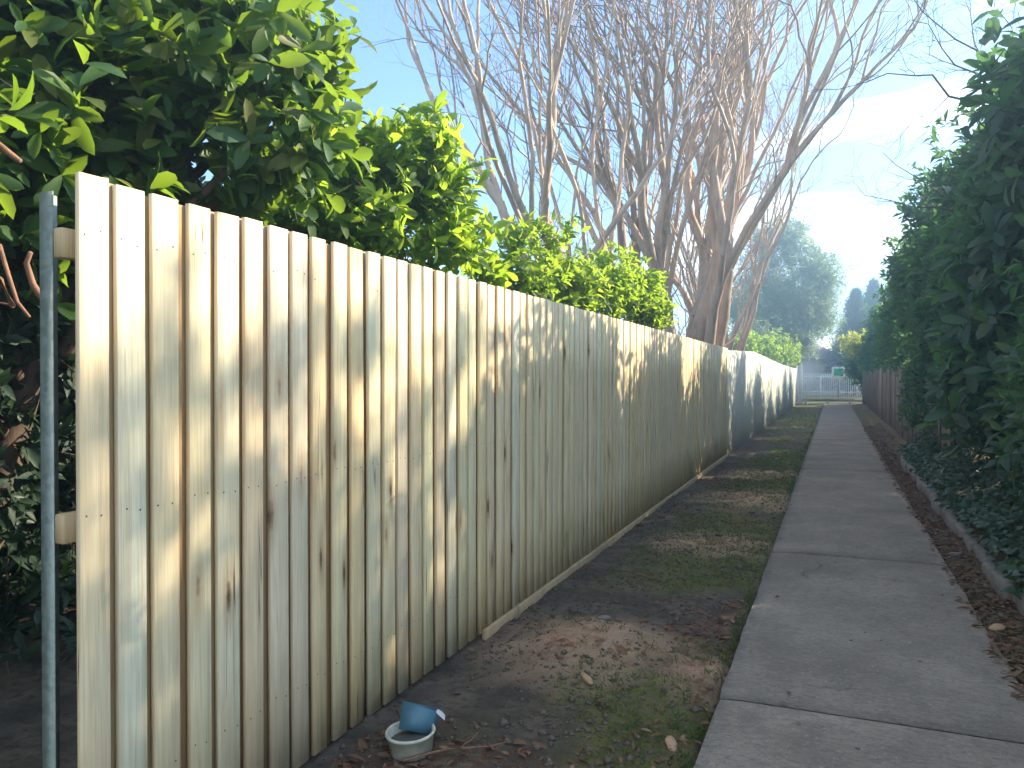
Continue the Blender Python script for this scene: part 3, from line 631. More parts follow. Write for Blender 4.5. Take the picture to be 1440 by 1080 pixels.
# ------------------------------------------------------------------ crape myrtles, bare
def myrtle(base, stems, height_, spread, seed, label, rbase=0.16, lean=(0, 0), twigl=1.0, seeds=400, levels=5):
    rng = np.random.default_rng(seed); base = np.asarray(base, float)
    root = empty('bare_crape_myrtle', tuple(base), label, 'tree', 'bare crape myrtles behind the fence')
    TW = MB(); tips = []
    def grow(mb, p, d, r, ln, lev):
        n = 6 if lev < 3 else 4
        pts = [p]; q = p.copy(); dd = d.copy()
        for i in range(n):
            dd = unit(dd + rng.normal(0, 0.10 if lev < 3 else 0.16, 3) + np.array([0, 0, 0.05])); q = q + dd*ln/n; pts.append(q)
        pts = np.array(pts); r1 = r*0.72
        tgt = mb if r > 0.016 else TW
        tgt.tube(pts, np.linspace(r, r1, n+1), 8 if r > 0.05 else (5 if r > 0.016 else 3), False)
        if lev >= levels or r1 < 0.0026:
            tips.append(pts[-1]); return
        nb = 2 if rng.random() < 0.62 else 3
        for b in range(nb):
            ang = math.radians(rng.uniform(9, 26) if lev < 2 else rng.uniform(14, 38)); ax = unit(np.cross(dd, rng.normal(0, 1, 3)))
            nd = unit(dd*math.cos(ang) + ax*math.sin(ang))
            outw = unit(np.array([q[0], q[1], 0.0]) + 1e-6); nd = unit(nd + outw*0.04*(lev < 3) + np.array([0, 0, 0.20]))
            rt = nd[0]*CY + nd[1]*SY
            if rt > 0.30: nd = unit(nd - 0.8*(rt-0.30)*np.array([CY, SY, 0]))
            grow(mb, q, nd, r1*(0.86 if b == 0 else rng.uniform(0.55, 0.8)), ln*rng.uniform(0.70, 0.92), lev+1)
        # side shoots
        for s in range(1 if lev < 3 else int(rng.integers(1, 3))):
            i = rng.integers(2, n+1); ang = math.radians(rng.uniform(25, 55)); ax = unit(np.cross(dd, rng.normal(0, 1, 3)))
            nd = dd*math.cos(ang) + ax*math.sin(ang); nd[2] = max(nd[2], 0.75 if lev < 2 else 0.42); nd = unit(nd)
            grow(mb, pts[i], nd, min(r*0.34, 0.02), ln*(rng.uniform(0.22, 0.36) if lev < 2 else rng.uniform(0.45, 0.7)), max(lev+2, 3))
    # fused foot
    mb = MB(); q = curve([0, 0, -0.1], [0.02, 0, 1.5], rng, 8, 0, 0.03); mb.tube(q, np.linspace(rbase*2.5, rbase*1.9, 8), 12)
    for k in range(5):
        a = k*1.257 + rng.uniform(-0.3, 0.3); q = curve([math.cos(a)*rbase*1.8, math.sin(a)*rbase*1.8, -0.1], [math.cos(a)*rbase*1.7, math.sin(a)*rbase*1.7, 1.9], rng, 8, 0, 0.05)
        mb.tube(q, np.linspace(rbase*1.1, rbase*0.75, 8), 9)
    mb.build('trunk', M['bark_myrtle'], root, smooth=True)
    for k in range(stems):
        a = k/stems*2*math.pi*1.0 + rng.uniform(-0.35, 0.35); til = rng.uniform(0.10, 1.0)*spread
        d = unit(np.array([math.cos(a)*til + lean[0], math.sin(a)*til + lean[1], 1.0]))
        rt = d[0]*CY + d[1]*SY
        if rt > 0.12: d = unit(d - 0.55*(rt-0.12)*np.array([CY, SY, 0]))
        p0 = np.array([math.cos(a)*rbase*1.5, math.sin(a)*rbase*1.5, rng.uniform(0.6, 1.5)])
        mb = MB(); grow(mb, p0, d, rbase*rng.uniform(0.45, 0.95), height_*rng.uniform(0.26, 0.36), 0)
        mb.build('limb', M['bark_myrtle'], root, smooth=True)
    tag(TW.build('twigs', M['twig'], root, smooth=True), kind='stuff')
    tips = np.array(tips)
    if seeds:
        i = rng.choice(len(tips), min(seeds, len(tips)), replace=False); pts = tips[i]
        pos, R, sz = rosettes(pts, unit(pts), 4, (20, 80), 0.055, 0.5, rng)
        tag(link('seed_heads', leaves_mesh('seed_heads', pos, R, sz, M['leaf_tan'], LT4['elliptic']), root), kind='stuff')
    return root
myrtle((-2.95, 17.2, 0), 15, 9.8, 0.38, 12, 'stout bare multi-stemmed tree with the thick knotted trunk rising over the fence', 0.22, seeds=700)
myrtle((-3.7, 12.2, 0), 9, 8.8, 0.40, 25, 'slimmer bare multi-stemmed tree arching above the lime and low green shrubs', 0.15, (-0.13, -0.04), seeds=250)
myrtle((-3.3, 25.5, 0), 9, 8.8, 0.28, 31, 'hazier bare multi-stemmed tree standing behind the knotted trunk', 0.15, seeds=500)

# ------------------------------------------------------------------ right side: hedge of trees over the garden bed
bed_clip = lambda p: (p[:, 0] > 1.16 + 0.10*np.sin(p[:, 1]*1.7) + 0.5*sstep(15, 22, p[:, 1])*sstep(1.9, 1.5, p[:, 2])) & (p[:, 2] > 0.35)
dk = dict(bark=M['bark_dark'], leaf=M['leaf_dark'], shape='elliptic', size=0.15, sv=0.4, k=6, n=2600, r=0.09, twigs=220, tw=0.008, clump=6, cr=0.32)
RG = 'evergreen trees over the old right-hand fence'
def rtree(x, y, h, w, label, seed, n=2600, parts=0, **kw):
    r_ = np.random.default_rng(seed); bl = []
    for k in range(kw.pop('nb', 9)):
        z = 0.9 + (h-1.4)*(k+0.5)/9*1.0; rad = w*(0.62 + 0.20*math.sin(k*2.1)) * (0.75 if z > h*0.8 else 1)
        a = k*2.4; bl.append(((x + math.cos(a)*w*0.50, y + math.sin(a)*w*0.75, z), (rad, rad*1.15, rad*0.85), rad*rad))
    bl.append(((x, y, h-0.55), (w*0.5, w*0.6, 0.5), w*w*0.25))
    return leafy('evergreen_tree', (x+0.3, y, 0.1), (x+0.1, y+0.1, h*0.45), bl, dict(dk, n=n, **kw), label, 'tree', RG, seed, parts, bed_clip)
rtree(2.7, 2.6, 3.4, 1.2, 'dense evergreen shrub beside the near slabs of the footpath', 40, 2400, fine=False)
rtree(2.6, 5.9, 4.0, 1.15, 'evergreen tree at the near end of the ivy bed', 41, 3400, fine=False)
rtree(2.5, 9.6, 5.1, 1.35, 'near evergreen tree with big dark glossy leaves towering over the ivy bed', 42, 4600, 300, size=0.235, shape='obovate', sv=0.55)
rtree(2.5, 13.2, 5.2, 1.4, 'evergreen tree behind the glossy big-leaved one, over the old fence', 43, 6200, fine=False, size=0.18)
rtree(2.5, 17.2, 5.6, 1.4, 'evergreen tree midway along the old brown fence', 44, 5600, fine=False, size=0.18)
rtree(2.6, 21.4, 5.3, 1.4, 'evergreen tree past the middle of the old brown fence', 51, 5000, fine=False, size=0.18)
rtree(2.7, 25.6, 5.0, 1.4, 'last tall evergreen before the low bushes', 45, 4400, fine=False, size=0.18)
rtree(2.9, 30.2, 4.4, 1.4, 'low evergreen bush after the last tall evergreen', 46, 4200, fine=False, size=0.18)
rtree(2.9, 34.4, 4.4, 1.4, 'second low evergreen bush near the street end of the old fence', 52, 4200, fine=False, size=0.18)
rtree(3.0, 38.4, 5.2, 1.5, 'tall evergreen between the low bushes and the street', 54, 5200, fine=False, size=0.18)
rtree(3.0, 43.0, 5.2, 1.6, 'evergreen at the street end of the old brown fence', 47, 5000, fine=False, size=0.18)
leafy('rounded_bush', (1.6, 48.6, 0), (1.5, 48.6, 1.2), [((1.35, 48.6, 2.1), (1.0, 1.0, 0.9), 1.0), ((1.9, 48.9, 1.5), 1.0, 0.8)],
      dict(dk, n=900, size=0.17, r=0.07, fine=False, twigs=60), 'rounded dark bush past the old fence, under golden growth', 'bush', seed=48)
leafy('golden_shrub', (2.0, 47.9, 0), (1.8, 47.9, 2.2), [((1.5, 47.9, 3.3), (1.25, 0.9, 0.75), 1.0), ((1.9, 47.9, 2.7), 0.7, 0.4)],
      dict(dk, leaf=M['leaf_yellow'], n=1000, size=0.17, r=0.06, fine=False, twigs=60), 'golden yellow sunlit shrub at the end of the old right-hand fence', 'shrub', seed=49)
leafy('tall_evergreen', (8.7, 11.6, 0), (8.6, 11.6, 5.0), [((8.5, 9.0, 5.6), 1.6, 2.4), ((8.6, 11.2, 5.8), 1.7, 2.6), ((8.6, 13.6, 6.0), 1.7, 2.6), ((8.4, 10.0, 7.8), 1.4, 2.0), ((8.6, 12.4, 7.9), 1.5, 2.2), ((8.3, 10.8, 8.9), (1.2, 2.2, 0.7), 0.5), ((8.6, 14.6, 8.0), 1.3, 1.5), ((8.4, 7.4, 5.2), 1.6, 2.2), ((8.4, 5.6, 4.8), 1.5, 2.0), ((8.5, 13.6, 8.7), (1.0, 1.5, 0.7), 0.3)],
      dict(dk, n=4600, size=0.21, r=0.2, fine=False, twigs=120, clump=9), 'tall evergreen in the yard behind the right-hand garden bed', 'tree', seed=53)
# big strappy leaved shrub in front of the old fence
leafy('broad_leaved_shrub', (1.85, 8.6, 0.1), (1.9, 8.6, 0.6), [((1.9, 8.3, 1.25), (0.55, 0.8, 0.55), 1.0), ((2.1, 9.6, 1.6), (0.6, 0.8, 0.6), 1.0), ((2.0, 7.2, 1.0), (0.5, 0.7, 0.5), 0.8), ((2.3, 8.4, 2.2), (0.6, 0.9, 0.6), 0.8), ((1.75, 10.8, 1.4), (0.45, 0.8, 0.5), 0.7)],
      dict(dk, n=1100, size=0.23, shape='elliptic', k=6, r=0.04, spread=(35, 95)), 'dark shrub with long glossy leaves rising out of the ivy', 'shrub', seed=50, parts=260, clip=lambda p: (p[:, 0] > 1.25) & (p[:, 2] > 0.3))

# bare twiggy branches leaning out of the right-hand trees
bb = empty('bare_sapling', (2.6, 9.2, 0.1), 'bare twiggy sapling leaning out of the right-hand evergreens against the sky', 'tree')
rng = np.random.default_rng(77); b0 = np.array([2.6, 9.2, 0.1])
mb = MB(); trunk = curve([2.6, 9.2, 0.0], [2.35, 9.4, 3.7], rng, 9, 0, 0.05); mb.tube(trunk - b0, np.linspace(0.045, 0.025, 9), 8); mb.build('trunk', M['bark_dark'], bb, smooth=True)
SP = MB()
def side(q, r, depth):
    for i in range(1, len(q)):
        if rng.random() < 0.75:
            d = unit((q[i]-q[i-1]) + rng.normal(0, 0.6, 3)*np.linalg.norm(q[i]-q[i-1]) + 0); ln = rng.uniform(0.25, 0.6)*(0.6 if depth else 1)
            s = curve(q[i], q[i] + d*ln, rng, 5, 0.03, 0.12); SP.tube(s - b0, np.linspace(r*0.5, 0.0022, 5), 4, False)
            if depth < 2: side(s, r*0.5, depth+1)
for tgt, r_ in (((1278, 30, 9.6), 0.016), ((1355, 5, 9.2), 0.014), ((1185, 125, 10.0), 0.016), ((1215, 275, 9.8), 0.011), ((1240, 215, 9.7), 0.011), ((1400, 15, 8.8), 0.012), ((1250, -40, 9.5), 0.013)):
    e = at(*tgt); q = curve(trunk[rng.integers(6, 9)], e, rng, 10, 0.04, 0.10)
    mb = MB(); mb.tube(q - b0, np.linspace(r_*1.2, 0.004, 10), 6); mb.build('branch', M['bark_dark'], bb, smooth=True); side(q[3:], r_*0.7, 0)
tag(SP.build('twigs', M['bark_dark'], bb), kind='stuff')

# ------------------------------------------------------------------ background trees
g0 = at(1115, 530, 50); g0[2] = 0
leafy('gum_tree', tuple(g0), tuple(g0 + [0, 0, 4]), [B(1110, 335, 50, 1.9), B(1145, 375, 50, 1.7), B(1070, 395, 50, 2.0), B(1120, 425, 50, 2.1), B(1080, 455, 50, 1.9), B(1150, 440, 50, 1.5), B(1045, 430, 49, 1.7), B(1125, 480, 49, 1.2), B(1050, 475, 47, 1.5), B(1160, 400, 50, 1.2), B(1075, 345, 50, 1.4)],
      dict(bark=M['bark_myrtle'], leaf=M['leaf_gum'], shape='narrow', size=0.30, sv=0.4, k=5, n=12000, r=0.22, twigs=200, tw=0.02, clump=9, cr=0.28, fine=False), 'grey green gum tree standing past the far end of the pale fence', 'tree', seed=60)
vb = at(1085, 530, 40); vb[2] = 0
leafy('verge_bush', tuple(vb), tuple(vb + [0, 0, 1.2]), [B(1070, 490, 40, 0.9), B(1045, 487, 36, 0.8), B(1100, 492, 42, 0.9), B(1120, 500, 44, 0.7)],
      dict(lime, n=1500, size=0.16, fine=False, twigs=60), 'sunlit yellow green bush over the far end of the pale fence', 'bush', seed=62, clip=behind_fence)
def conifer(x, y, h, w, seed, label):
    rng = np.random.default_rng(seed); root = empty('conifer', (x, y, 0), label, 'tree', 'dark conifers past the street')
    mb = MB(); mb.tube(curve([0, 0, -0.2], [0, 0, h], rng, 8, 0, 0.01), np.linspace(0.2, 0.02, 8), 8); mb.build('trunk', M['bark_dark'], root, smooth=True)
    n = 4200; z = rng.uniform(0.04, 1, n)**0.8; a = rng.uniform(0, 6.283, n); rad = w*(1-z)**0.75*np.sqrt(rng.uniform(0.1, 1, n))*(0.75+0.35*np.sin(a*5+z*31))
    pts = np.stack([np.cos(a)*rad, np.sin(a)*rad, z*h], -1)
    pos, R, sz = rosettes(pts, unit(pts*[1, 1, 0] + [0, 0, 0.3]), 4, (20, 70), 0.42, 0.4, rng, 0.8)
    tag(link('crown', leaves_mesh('crown', pos, R, sz, M['leaf_conifer'], LT4['narrow']), root), kind='stuff')
for px, d, h, w, s, lb in ((1203, 64, 8.6, 3.4, 70, 'left-hand tall dark conifer beyond the street'), (1228, 66, 9.6, 3.6, 71, 'tallest dark conifer beyond the street'), (1252, 62, 8.8, 3.4, 72, 'dark conifer partly behind the right-hand trees'), (1190, 70, 6.0, 2.6, 73, 'shorter conifer next to the white sign')):
    p = at(px, 530, d); conifer(p[0], p[1], h, w, s, lb)

# ------------------------------------------------------------------ end of the lane
lr = empty('log_barrier', (-0.35, 47.4, 0), 'low pale log barrier across the end of the footpath', 'barrier')
mb = MB(); mb.tube([(-1.35, 0, 0.24), (0, 0, 0.25), (1.45, 0, 0.24)], 0.085, 12); mb.build('log', M['log'], lr, smooth=True)
for x in (-1.1, 0.05, 1.2):
    mb = MB(); mb.tube([(x, 0, -0.2), (x, 0, 0.17)], 0.075, 10); mb.build('post', M['log'], lr, smooth=True)
ep = empty('fence_end_post', (-1.72, 46.75, 0), 'post at the far end of the pale fence, its white standing in for sunlight', 'post')
mb = MB(); mb.box((-0.10, -0.1, -0.2), (0.10, 0.1, 2.25), 0.01); mb.build('post', M['white_paint'], ep)  # white colour stands for sunlight on the fence's end boards
mb = MB(); mb.box((-0.13, -0.13, 2.25), (0.13, 0.13, 2.30), 0.01); mb.build('cap', M['white_paint'], ep)
sp_ = at(1179, 530, 48); sg = empty('street_sign', (sp_[0], sp_[1], 0), 'white board with a green panel on a post at the end of the lane', 'sign')
mb = MB(); mb.tube([(0, 0.04, -0.2), (0, 0.04, 2.1)], 0.035, 10); mb.build('post', M['galv'], sg, smooth=True)
mb = MB(); mb.box((-0.38, -0.02, 1.35), (0.38, 0.0, 2.12), 0.006); mb.build('board', M['white_paint'], sg)
mb = MB(); mb.box((-0.27, -0.028, 1.58), (0.27, -0.0205, 2.02), 0.002); mb.build('panel', M['sign_green'], sg)
# pale picket fence over the street
pf = empty('picket_fence', (-8, 61.0, 0), 'white picket fence across the street', 'fence')
mb = MB(); mb.box((0, 0, 0.05), (0.06, 0.022, 1.75), 0.004); pk = mb.mesh('picket', M['white_paint'])
for k in range(105): link('picket', pk, pf, (k*0.14, 0, 0))
for z in (0.4, 1.5):
    mb = MB(); mb.box((-0.1, 0.0245, z-0.04), (14.7, 0.06, z+0.04)); mb.build('rail', M['white_paint'], pf)
for k in range(7):
    mb = MB(); mb.box((-0.1+k*2.4, 0.062, -0.2), (0.0+k*2.4, 0.162, 1.5), 0.005); mb.build('post', M['white_paint'], pf)
# house behind it
hs = empty('house', (-3.5, 70, 0), 'pale rendered house with a low roof behind the white picket fence', 'house')
mb = MB(); mb.box((-7, 0, -0.3), (4, 9, 3.0)); mb.build('wall', M['render_wall'], hs)
mb = MB(); v = [(-7.6, -0.6, 3.003), (4.6, -0.6, 3.003), (4.6, 9.6, 3.003), (-7.6, 9.6, 3.003), (-3.5, 4.5, 5.2), (0.5, 4.5, 5.2)]
mb.add(v, [(0, 1, 5, 4), (2, 3, 4, 5), (3, 2, 1, 0)], [(1, 2, 5), (3, 0, 4)]); mb.build('roof', M['roof'], hs)
for x in (-5.5, -2.4):
    mb = MB(); mb.box((x-0.1, -0.05, 0.9), (x+1.7, -0.003, 2.3), 0.004); w_ = mb.build('window', M['white_paint'], hs)
    mb = MB(); mb.box((x, -0.06, 1.0), (x+0.78, -0.052, 2.2)); mb.build('pane', M['glass'], w_); mb = MB(); mb.box((x+0.82, -0.06, 1.0), (x+1.6, -0.052, 2.2)); mb.build('pane', M['glass'], w_)

# ------------------------------------------------------------------ garden bed: edging, ivy
ed = empty('garden_edging', (1.12, 2.0, 0), 'rough stone edging strip between leaf litter and ivy', 'edging')
rng = np.random.default_rng(90); y = 0.0
while y < 13:
    ln = rng.uniform(0.35, 0.7); mb = MB(); mb.box((-0.045, 0, -0.08), (0.045, ln-0.02, 0.10 + rng.uniform(-0.02, 0.02)), 0.016)
    mb.build('edging_stone', M['stone'], ed, (rng.uniform(-0.02, 0.02), y, 0), rot=(rng.uniform(-0.03, 0.03), rng.uniform(-0.08, 0.08), rng.uniform(-0.04, 0.04))); y += ln
n = 15000; yy = 3.0 + 13*rng.uniform(0, 1, n)**1.0; xx = 1.14 + rng.uniform(0, 1, n)*1.3
hump = 0.16 + 0.55*sstep(1.15, 1.9, xx)*(0.5 + 0.9*fbm(xx*1.3, yy*0.8, 3, 61)) ; zz = gz(1.5, 8)*0 + height(xx, yy) + hump*rng.uniform(0.35, 1, n)**0.5
xx = xx - 0.10*rng.uniform(0, 1, n)*(fbm(yy*2, yy*0, 2, 5))
nrm = unit(np.stack([-0.5 + rng.normal(0, 0.5, n), rng.normal(-0.2, 0.5, n), np.abs(rng.normal(0.9, 0.35, n))], -1)); td = unit(np.stack([-0.7 + rng.normal(0, 0.7, n), rng.normal(0, 0.8, n), rng.normal(-0.35, 0.4, n)], -1))
iv = link('ivy', leaves_mesh('ivy', np.stack([xx, yy, zz], -1), frames(td, nrm), rng.uniform(0.035, 0.085, n), M['leaf_ivy'], LT['round']))
tag(iv, 'dense dark green ivy ground cover filling the bed right of the path', 'ivy', kind='stuff')

# ------------------------------------------------------------------ soil crumbs, litter, grass
def scatter_leaf(name, n, region, size, mat, tm, seed, label, cat, mask=None, lift=0.006, tilt=0.35):
    rng = np.random.default_rng(seed); x = rng.uniform(region[0], region[1], n); y = region[2] + (region[3]-region[2])*rng.uniform(0, 1, n)**1.6
    if mask is not None:
        k = rng.uniform(0, 1, n) < mask(x, y); x, y = x[k], y[k]
    n = len(x); z = height(x, y) + lift
    on = (x > PL) & (x < PR); z = np.where(on, 0.040, z)
    a = rng.uniform(0, 6.283, n); td = np.stack([np.cos(a), np.sin(a), rng.normal(0.06, tilt*0.5, n)], -1)
    nr = unit(np.stack([rng.normal(0, tilt, n), rng.normal(0, tilt, n), np.ones(n)], -1))
    o = link(name, leaves_mesh(name, np.stack([x, y, z], -1), frames(td, nr), size*rng.uniform(0.45, 1.25, n), mat, LT[tm]))
    return tag(o, label, cat, kind='stuff')
def off_mound(x, y):
    k = np.ones_like(x)
    for mx_, my_, r, h in mounds: k = np.minimum(k, np.clip(np.hypot(x-mx_, (y-my_)*0.9)/r*1.1 - 0.25, 0.04, 1))
    return k
lmask = lambda x, y: off_mound(x, y)*np.where((x > PL) & (x < PR), 0.012, np.clip((fbm(x*1.9, y*1.5, 4, 33) - 0.44)*5, 0.06, 1))
scatter_leaf('leaf_litter', 5200, (-1.8, PL+0.05, 1.4, 16), 0.046, M['litter'], 'elliptic', 101, 'scattered brown leaf litter on the soil between fence and path', 'leaf litter', lmask)
scatter_leaf('leaf_litter', 9000, (PR-0.04, 1.30, 2.6, 26), 0.062, M['litter'], 'elliptic', 102, 'brown and russet leaf litter in the strip beside the stone edging', 'leaf litter', lambda x, y: np.clip(0.35 + 0.9*(fbm(x*3, y*2, 3, 6)), 0, 1))
scatter_leaf('dry_leaves', 620, (-1.8, PL+0.02, 1.4, 14), 0.085, M['litter'], 'obovate', 104, 'larger whole dry leaves curled on the soil strip', 'leaf litter', lmask, 0.012, 0.6)
scatter_leaf('fallen_leaflets', 160, (PL, PR, 2.2, 16), 0.035, M['litter'], 'elliptic', 103, 'a few tiny dry leaves on the concrete footpath', 'leaf litter', lambda x, y: np.clip(0.15 + 1.1*(np.abs(x-0.17)/0.65)**3, 0, 1))

def clods(name, n, region, r, mat, seed, label, mask):
    rng = np.random.default_rng(seed); x = rng.uniform(region[0], region[1], n); y = region[2] + (region[3]-region[2])*rng.uniform(0, 1, n)**1.5
    k = rng.uniform(0, 1, n) < mask(x, y); x, y = x[k], y[k]; n = len(x)
    s = r*rng.lognormal(0, 0.5, n); z = height(x, y) + s*0.2
    ico = np.array([(0, 0, 1), (0.9, 0, 0.1), (0.1, 0.9, -0.1), (-0.9, 0.1, 0.1), (-0.1, -0.9, 0), (0, 0, -0.8)])
    T = np.array([(0, 1, 2), (0, 2, 3), (0, 3, 4), (0, 4, 1), (5, 2, 1), (5, 3, 2), (5, 4, 3), (5, 1, 4)])
    V = ico[None] * rng.uniform(0.6, 1.3, (n, 6, 1)) * s[:, None, None] * np.array([1.2, 1.2, 0.75]) + rng.normal(0, 0.15, (n, 6, 3))*s[:, None, None]
    V = V + np.stack([x, y, z], -1)[:, None, :]
    F = (T[None] + (np.arange(n)*6)[:, None, None]).reshape(-1, 3)
    return tag(link(name, np_mesh(name, V.reshape(-1, 3), F, mat)), label, 'soil', kind='stuff')
clods('soil_crumbs', 16000, (-1.84, PL-0.01, 1.4, 14), 0.0065, M['clod'], 111, 'loose crumbs of dark soil on the bare strip', lambda x, y: off_mound(x, y)*np.clip((fbm(x*2.5, y*2.5, 3, 77)-0.33)*3, 0.05, 1))
clods('gravel_bits', 2600, (PR, 1.12, 2.5, 20), 0.009, M['clod'], 112, 'small stones and crumbs in the strip beside the edging', lambda x, y: x*0+0.8)

def grass(name, n, region, hgt, seed, label, mask):
    rng = np.random.default_rng(seed); m = n//6; x = rng.uniform(region[0], region[1], m); y = region[2] + (region[3]-region[2])*rng.uniform(0, 1, m)**1.4
    k = rng.uniform(0, 1, m) < mask(x, y); x = np.repeat(x[k], 6) + rng.normal(0, 0.012, k.sum()*6); y = np.repeat(y[k], 6) + rng.normal(0, 0.012, k.sum()*6); n = len(x)
    k = (x < PL - 0.005) | (x > PR + 0.005); x, y = x[k], y[k]; n = len(x)
    td = np.stack([rng.normal(0, 0.6, n), rng.normal(0, 0.6, n), rng.uniform(0.25, 1.0, n)], -1); nr = rng.normal(0, 1, (n, 3))
    V = np.array([(-0.05, 0, 0), (0.05, 0, 0), (0.04, 0.55, -0.04), (-0.04, 0.55, -0.04), (0, 1, -0.2)]); F3 = np.array([(0, 1, 2), (0, 2, 3), (3, 2, 4)])
    o = link(name, leaves_mesh(name, np.stack([x, y, height(x, y)-0.003], -1), frames(td, nr), hgt*rng.uniform(0.4, 1.3, n), M['grass'], (V, F3)))
    return tag(o, label, 'grass', kind='stuff')
gmask = lambda x, y: np.clip((fbm(x*1.4, y*1.0, 4, 21) - 0.40)*4.0, 0.02, 1)*np.clip((x-FX)*1.4-0.2, 0, 1)
grass('sparse_grass', 90000, (FX+0.05, PL, 1.6, 20), 0.036, 121, 'thin mossy grass growing on the trodden soil strip', gmask)
grass('verge_grass', 30000, (-1.5, PL, 11.0, 40), 0.05, 122, 'greener grass verge further along the footpath', lambda x, y: np.clip(1.25-np.hypot((x+0.75)/0.6, (y-14.5)/4.5), 0, 1)*0.9 + 0.35*sstep(18, 26, y))
grass('path_edge_grass', 9000, (PL-0.06, PL+0.0, 1.6, 24), 0.045, 123, 'short grass tufts fringing the left edge of the footpath', lambda x, y: np.clip((fbm(x*0, y*1.3, 3, 9)-0.42)*5, 0, 1))

# ------------------------------------------------------------------ small things
tx, ty = -1.556, 2.73; tz = gz(tx, ty)
tub = empty('plastic_tub', (tx, ty, tz - 0.008), 'round white plastic tub on the soil at the foot of the fence', 'tub')
mb = MB(); mb.lathe([(0.0, 0.0), (0.078, 0.0), (0.083, 0.006), (0.094, 0.078), (0.099, 0.078), (0.101, 0.084), (0.099, 0.090), (0.093, 0.090), (0.091, 0.084), (0.080, 0.010), (0, 0.010)], 32)
o = mb.build('wall', M['white_plastic'], tub, smooth=True)
mb = MB(); mb.lathe([(0.0, 0.052), (0.05, 0.056), (0.0868, 0.050), (0.0868, 0.046), (0, 0.046)], 28); mb.build('muddy_water', M['wet_mud'], tub, smooth=True)
tub.rotation_euler = (0.05, -0.04, 0)
# crumpled blue carton leaning in it, open ended
bc = empty('blue_carton', (tx - 0.01, ty + 0.055, tz + 0.05), 'crumpled blue carton with torn white flap leaning in the tub', 'carton')
c0, s0 = math.cos(0.38), math.sin(0.38)
mb = MB(); w_, h_, d_ = 0.135, 0.105, 0.07
v = np.array([(-w_/2, -d_/2, 0), (w_/2*0.8, -d_/2, -0.006), (w_/2*0.8, d_/2, 0), (-w_/2, d_/2, 0.004), (-w_/2*1.05, -d_/2*1.1, h_), (w_/2*1.05, -d_/2*0.9, h_*0.80), (w_/2*1.0, d_/2*1.1, h_*0.92), (-w_/2*0.95, d_/2, h_*1.02),
   (-0.005, -d_/2*1.35, h_*0.45), (w_/2*1.22, 0.0, h_*0.42)])
mb.add(v, [(3, 2, 1, 0), (2, 3, 7, 6), (3, 0, 4, 7)], [(0, 1, 8), (1, 5, 8), (5, 4, 8), (4, 0, 8), (1, 2, 9), (2, 6, 9), (6, 5, 9), (5, 1, 9)])
mb.build('box', M['blue_plastic'], bc, rot=(-0.42, 0.12, 0.35))
mb = MB(); mb.add([(0.066, -0.03, 0.082), (0.072, 0.035, 0.094), (0.105, 0.03, 0.075), (0.11, -0.02, 0.055), (0.09, 0.004, 0.088)], (), [(0, 4, 1), (1, 4, 2), (2, 4, 3), (3, 4, 0)]); mb.build('flap', M['paper_white'], bc, rot=(-0.42, 0.12, 0.35))

def chunk(name, px, py, ln, w, th, rz, mat, label, cat, seed, group=None):
    d = CAM_H*FPX/(py-530); p = at(px, py, d); rng = np.random.default_rng(seed); z = gz(p[0], p[1])
    mb = MB(); n = 7; tt = np.linspace(0, 1, n); prof = np.sin(np.pi*np.clip(tt*0.92+0.04, 0, 1))**0.35
    V = []; 
    for i in range(n):
        ww = w*prof[i]*rng.uniform(0.85, 1.1)/2; hh = th*prof[i]*rng.uniform(0.8, 1.1); x = (tt[i]-0.5)*ln
        V += [(x, -ww, 0), (x, -ww*0.8, hh*0.8), (x, ww*0.1, hh), (x, ww*0.85, hh*0.7), (x, ww, 0)]
    f = [(5*k+i, 5*k+(i+1) % 5, 5*k+5+(i+1) % 5, 5*k+5+i) for k in range(n-1) for i in range(5)]
    mb.add(V, [q[::-1] for q in f], [(0, 1, 2), (0, 2, 3), (0, 3, 4)] + [(5*n-5, 5*n-3, 5*n-4), (5*n-5, 5*n-2, 5*n-3), (5*n-5, 5*n-1, 5*n-2)])
    o = mb.build(name, mat, None, (p[0], p[1], z-0.002), rot=(0, 0, rz)); tag(o, label, cat, group); return o
chunk('wood_chip', 825, 966, 0.13, 0.04, 0.022, -0.9, M['chip'], 'pale split wood chip lying beside the big sandy mound', 'wood chip', 1)
chunk('bark_piece', 1055, 1050-40, 0.10, 0.05, 0.012, 0.5, M['chip'], 'curled bark piece on the litter near the path edge', 'bark', 2)
chunk('bark_piece', 945, 1052, 0.13, 0.05, 0.012, 1.9, M['chip'], 'broad bark piece on brown litter by the path joint', 'bark', 3)
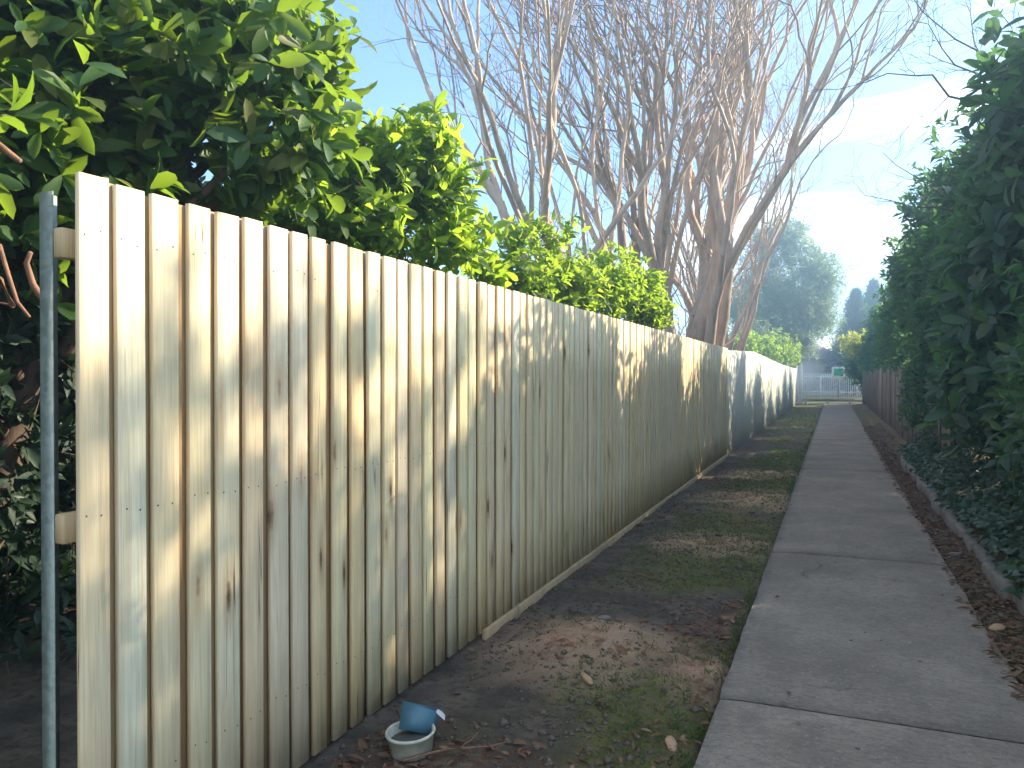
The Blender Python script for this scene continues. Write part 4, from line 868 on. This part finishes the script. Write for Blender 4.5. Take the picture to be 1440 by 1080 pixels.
chunk('stone', 850, 883, 0.08, 0.06, 0.03, 0.3, M['stone'], 'small grey stone on top of the big sandy mound', 'stone', 4)
chunk('stone', 1405, 888, 0.12, 0.09, 0.03, 1.0, M['chip'], 'tan flat stone in the litter strip beside the edging', 'stone', 5)
chunk('stone', 1345, 782, 0.10, 0.07, 0.03, 0.2, M['stone'], 'grey stone by the path where a slab joint meets the litter strip', 'stone', 6)
def stick(px, py, ln, rz, r, label, seed):
    d = CAM_H*FPX/(py-530); p = at(px, py, d); rng = np.random.default_rng(seed); z = gz(p[0], p[1])
    q = curve([-ln/2, 0, r], [ln/2, 0, r*1.6], rng, 8, 0.02, 0.05); q[:, 2] = np.maximum(q[:, 2], r*0.7)
    mb = MB(); mb.tube(q, np.linspace(r, r*0.5, 8), 6)
    if seed % 2: s = curve(q[4], q[4] + np.array([ln*0.22, ln*0.16, 0.02]), rng, 5, 0, 0.08); mb.tube(s, np.linspace(r*0.6, r*0.3, 5), 5)
    o = mb.build('fallen_stick', M['bark_red'], None, (p[0], p[1], z+0.004), rot=(0, 0, rz), smooth=True); tag(o, label, 'stick')
stick(640, 1066, 0.42, 0.75, 0.006, 'thin reddish stick lying beside the white tub', 1)
stick(1290, 678, 0.9, 1.2, 0.012, 'forked dead stick where litter meets the right path edge', 3)
stick(1262, 665, 0.7, 2.2, 0.010, 'crooked dead stick under the old brown fence', 5)
stick(1060, 738, 0.5, 0.4, 0.007, 'dark twig on the sandy patch by the left path edge', 7)
stick(905, 812, 0.35, 2.6, 0.006, 'short twig on damp soil below the plinth board', 9)

# ------------------------------------------------------------------ sunlit air
mb = MB(); mb.box((-34, -6, -1.3), (34, 92, 14.5)); hz = mb.build('haze'); tag(hz, 'thin sunlit morning haze over the lane', 'haze', kind='stuff')
t = NT('haze_air'); pv = t.n('ShaderNodeVolumePrincipled', {'Color': (0.52, 0.79, 1.0, 1), 'Density': 0.010, 'Anisotropy': 0.75})
t.t.links.new(pv.outputs[0], t.out.inputs['Volume']); hz.data.materials.append(t.m)
S.cycles.volume_bounces = 0
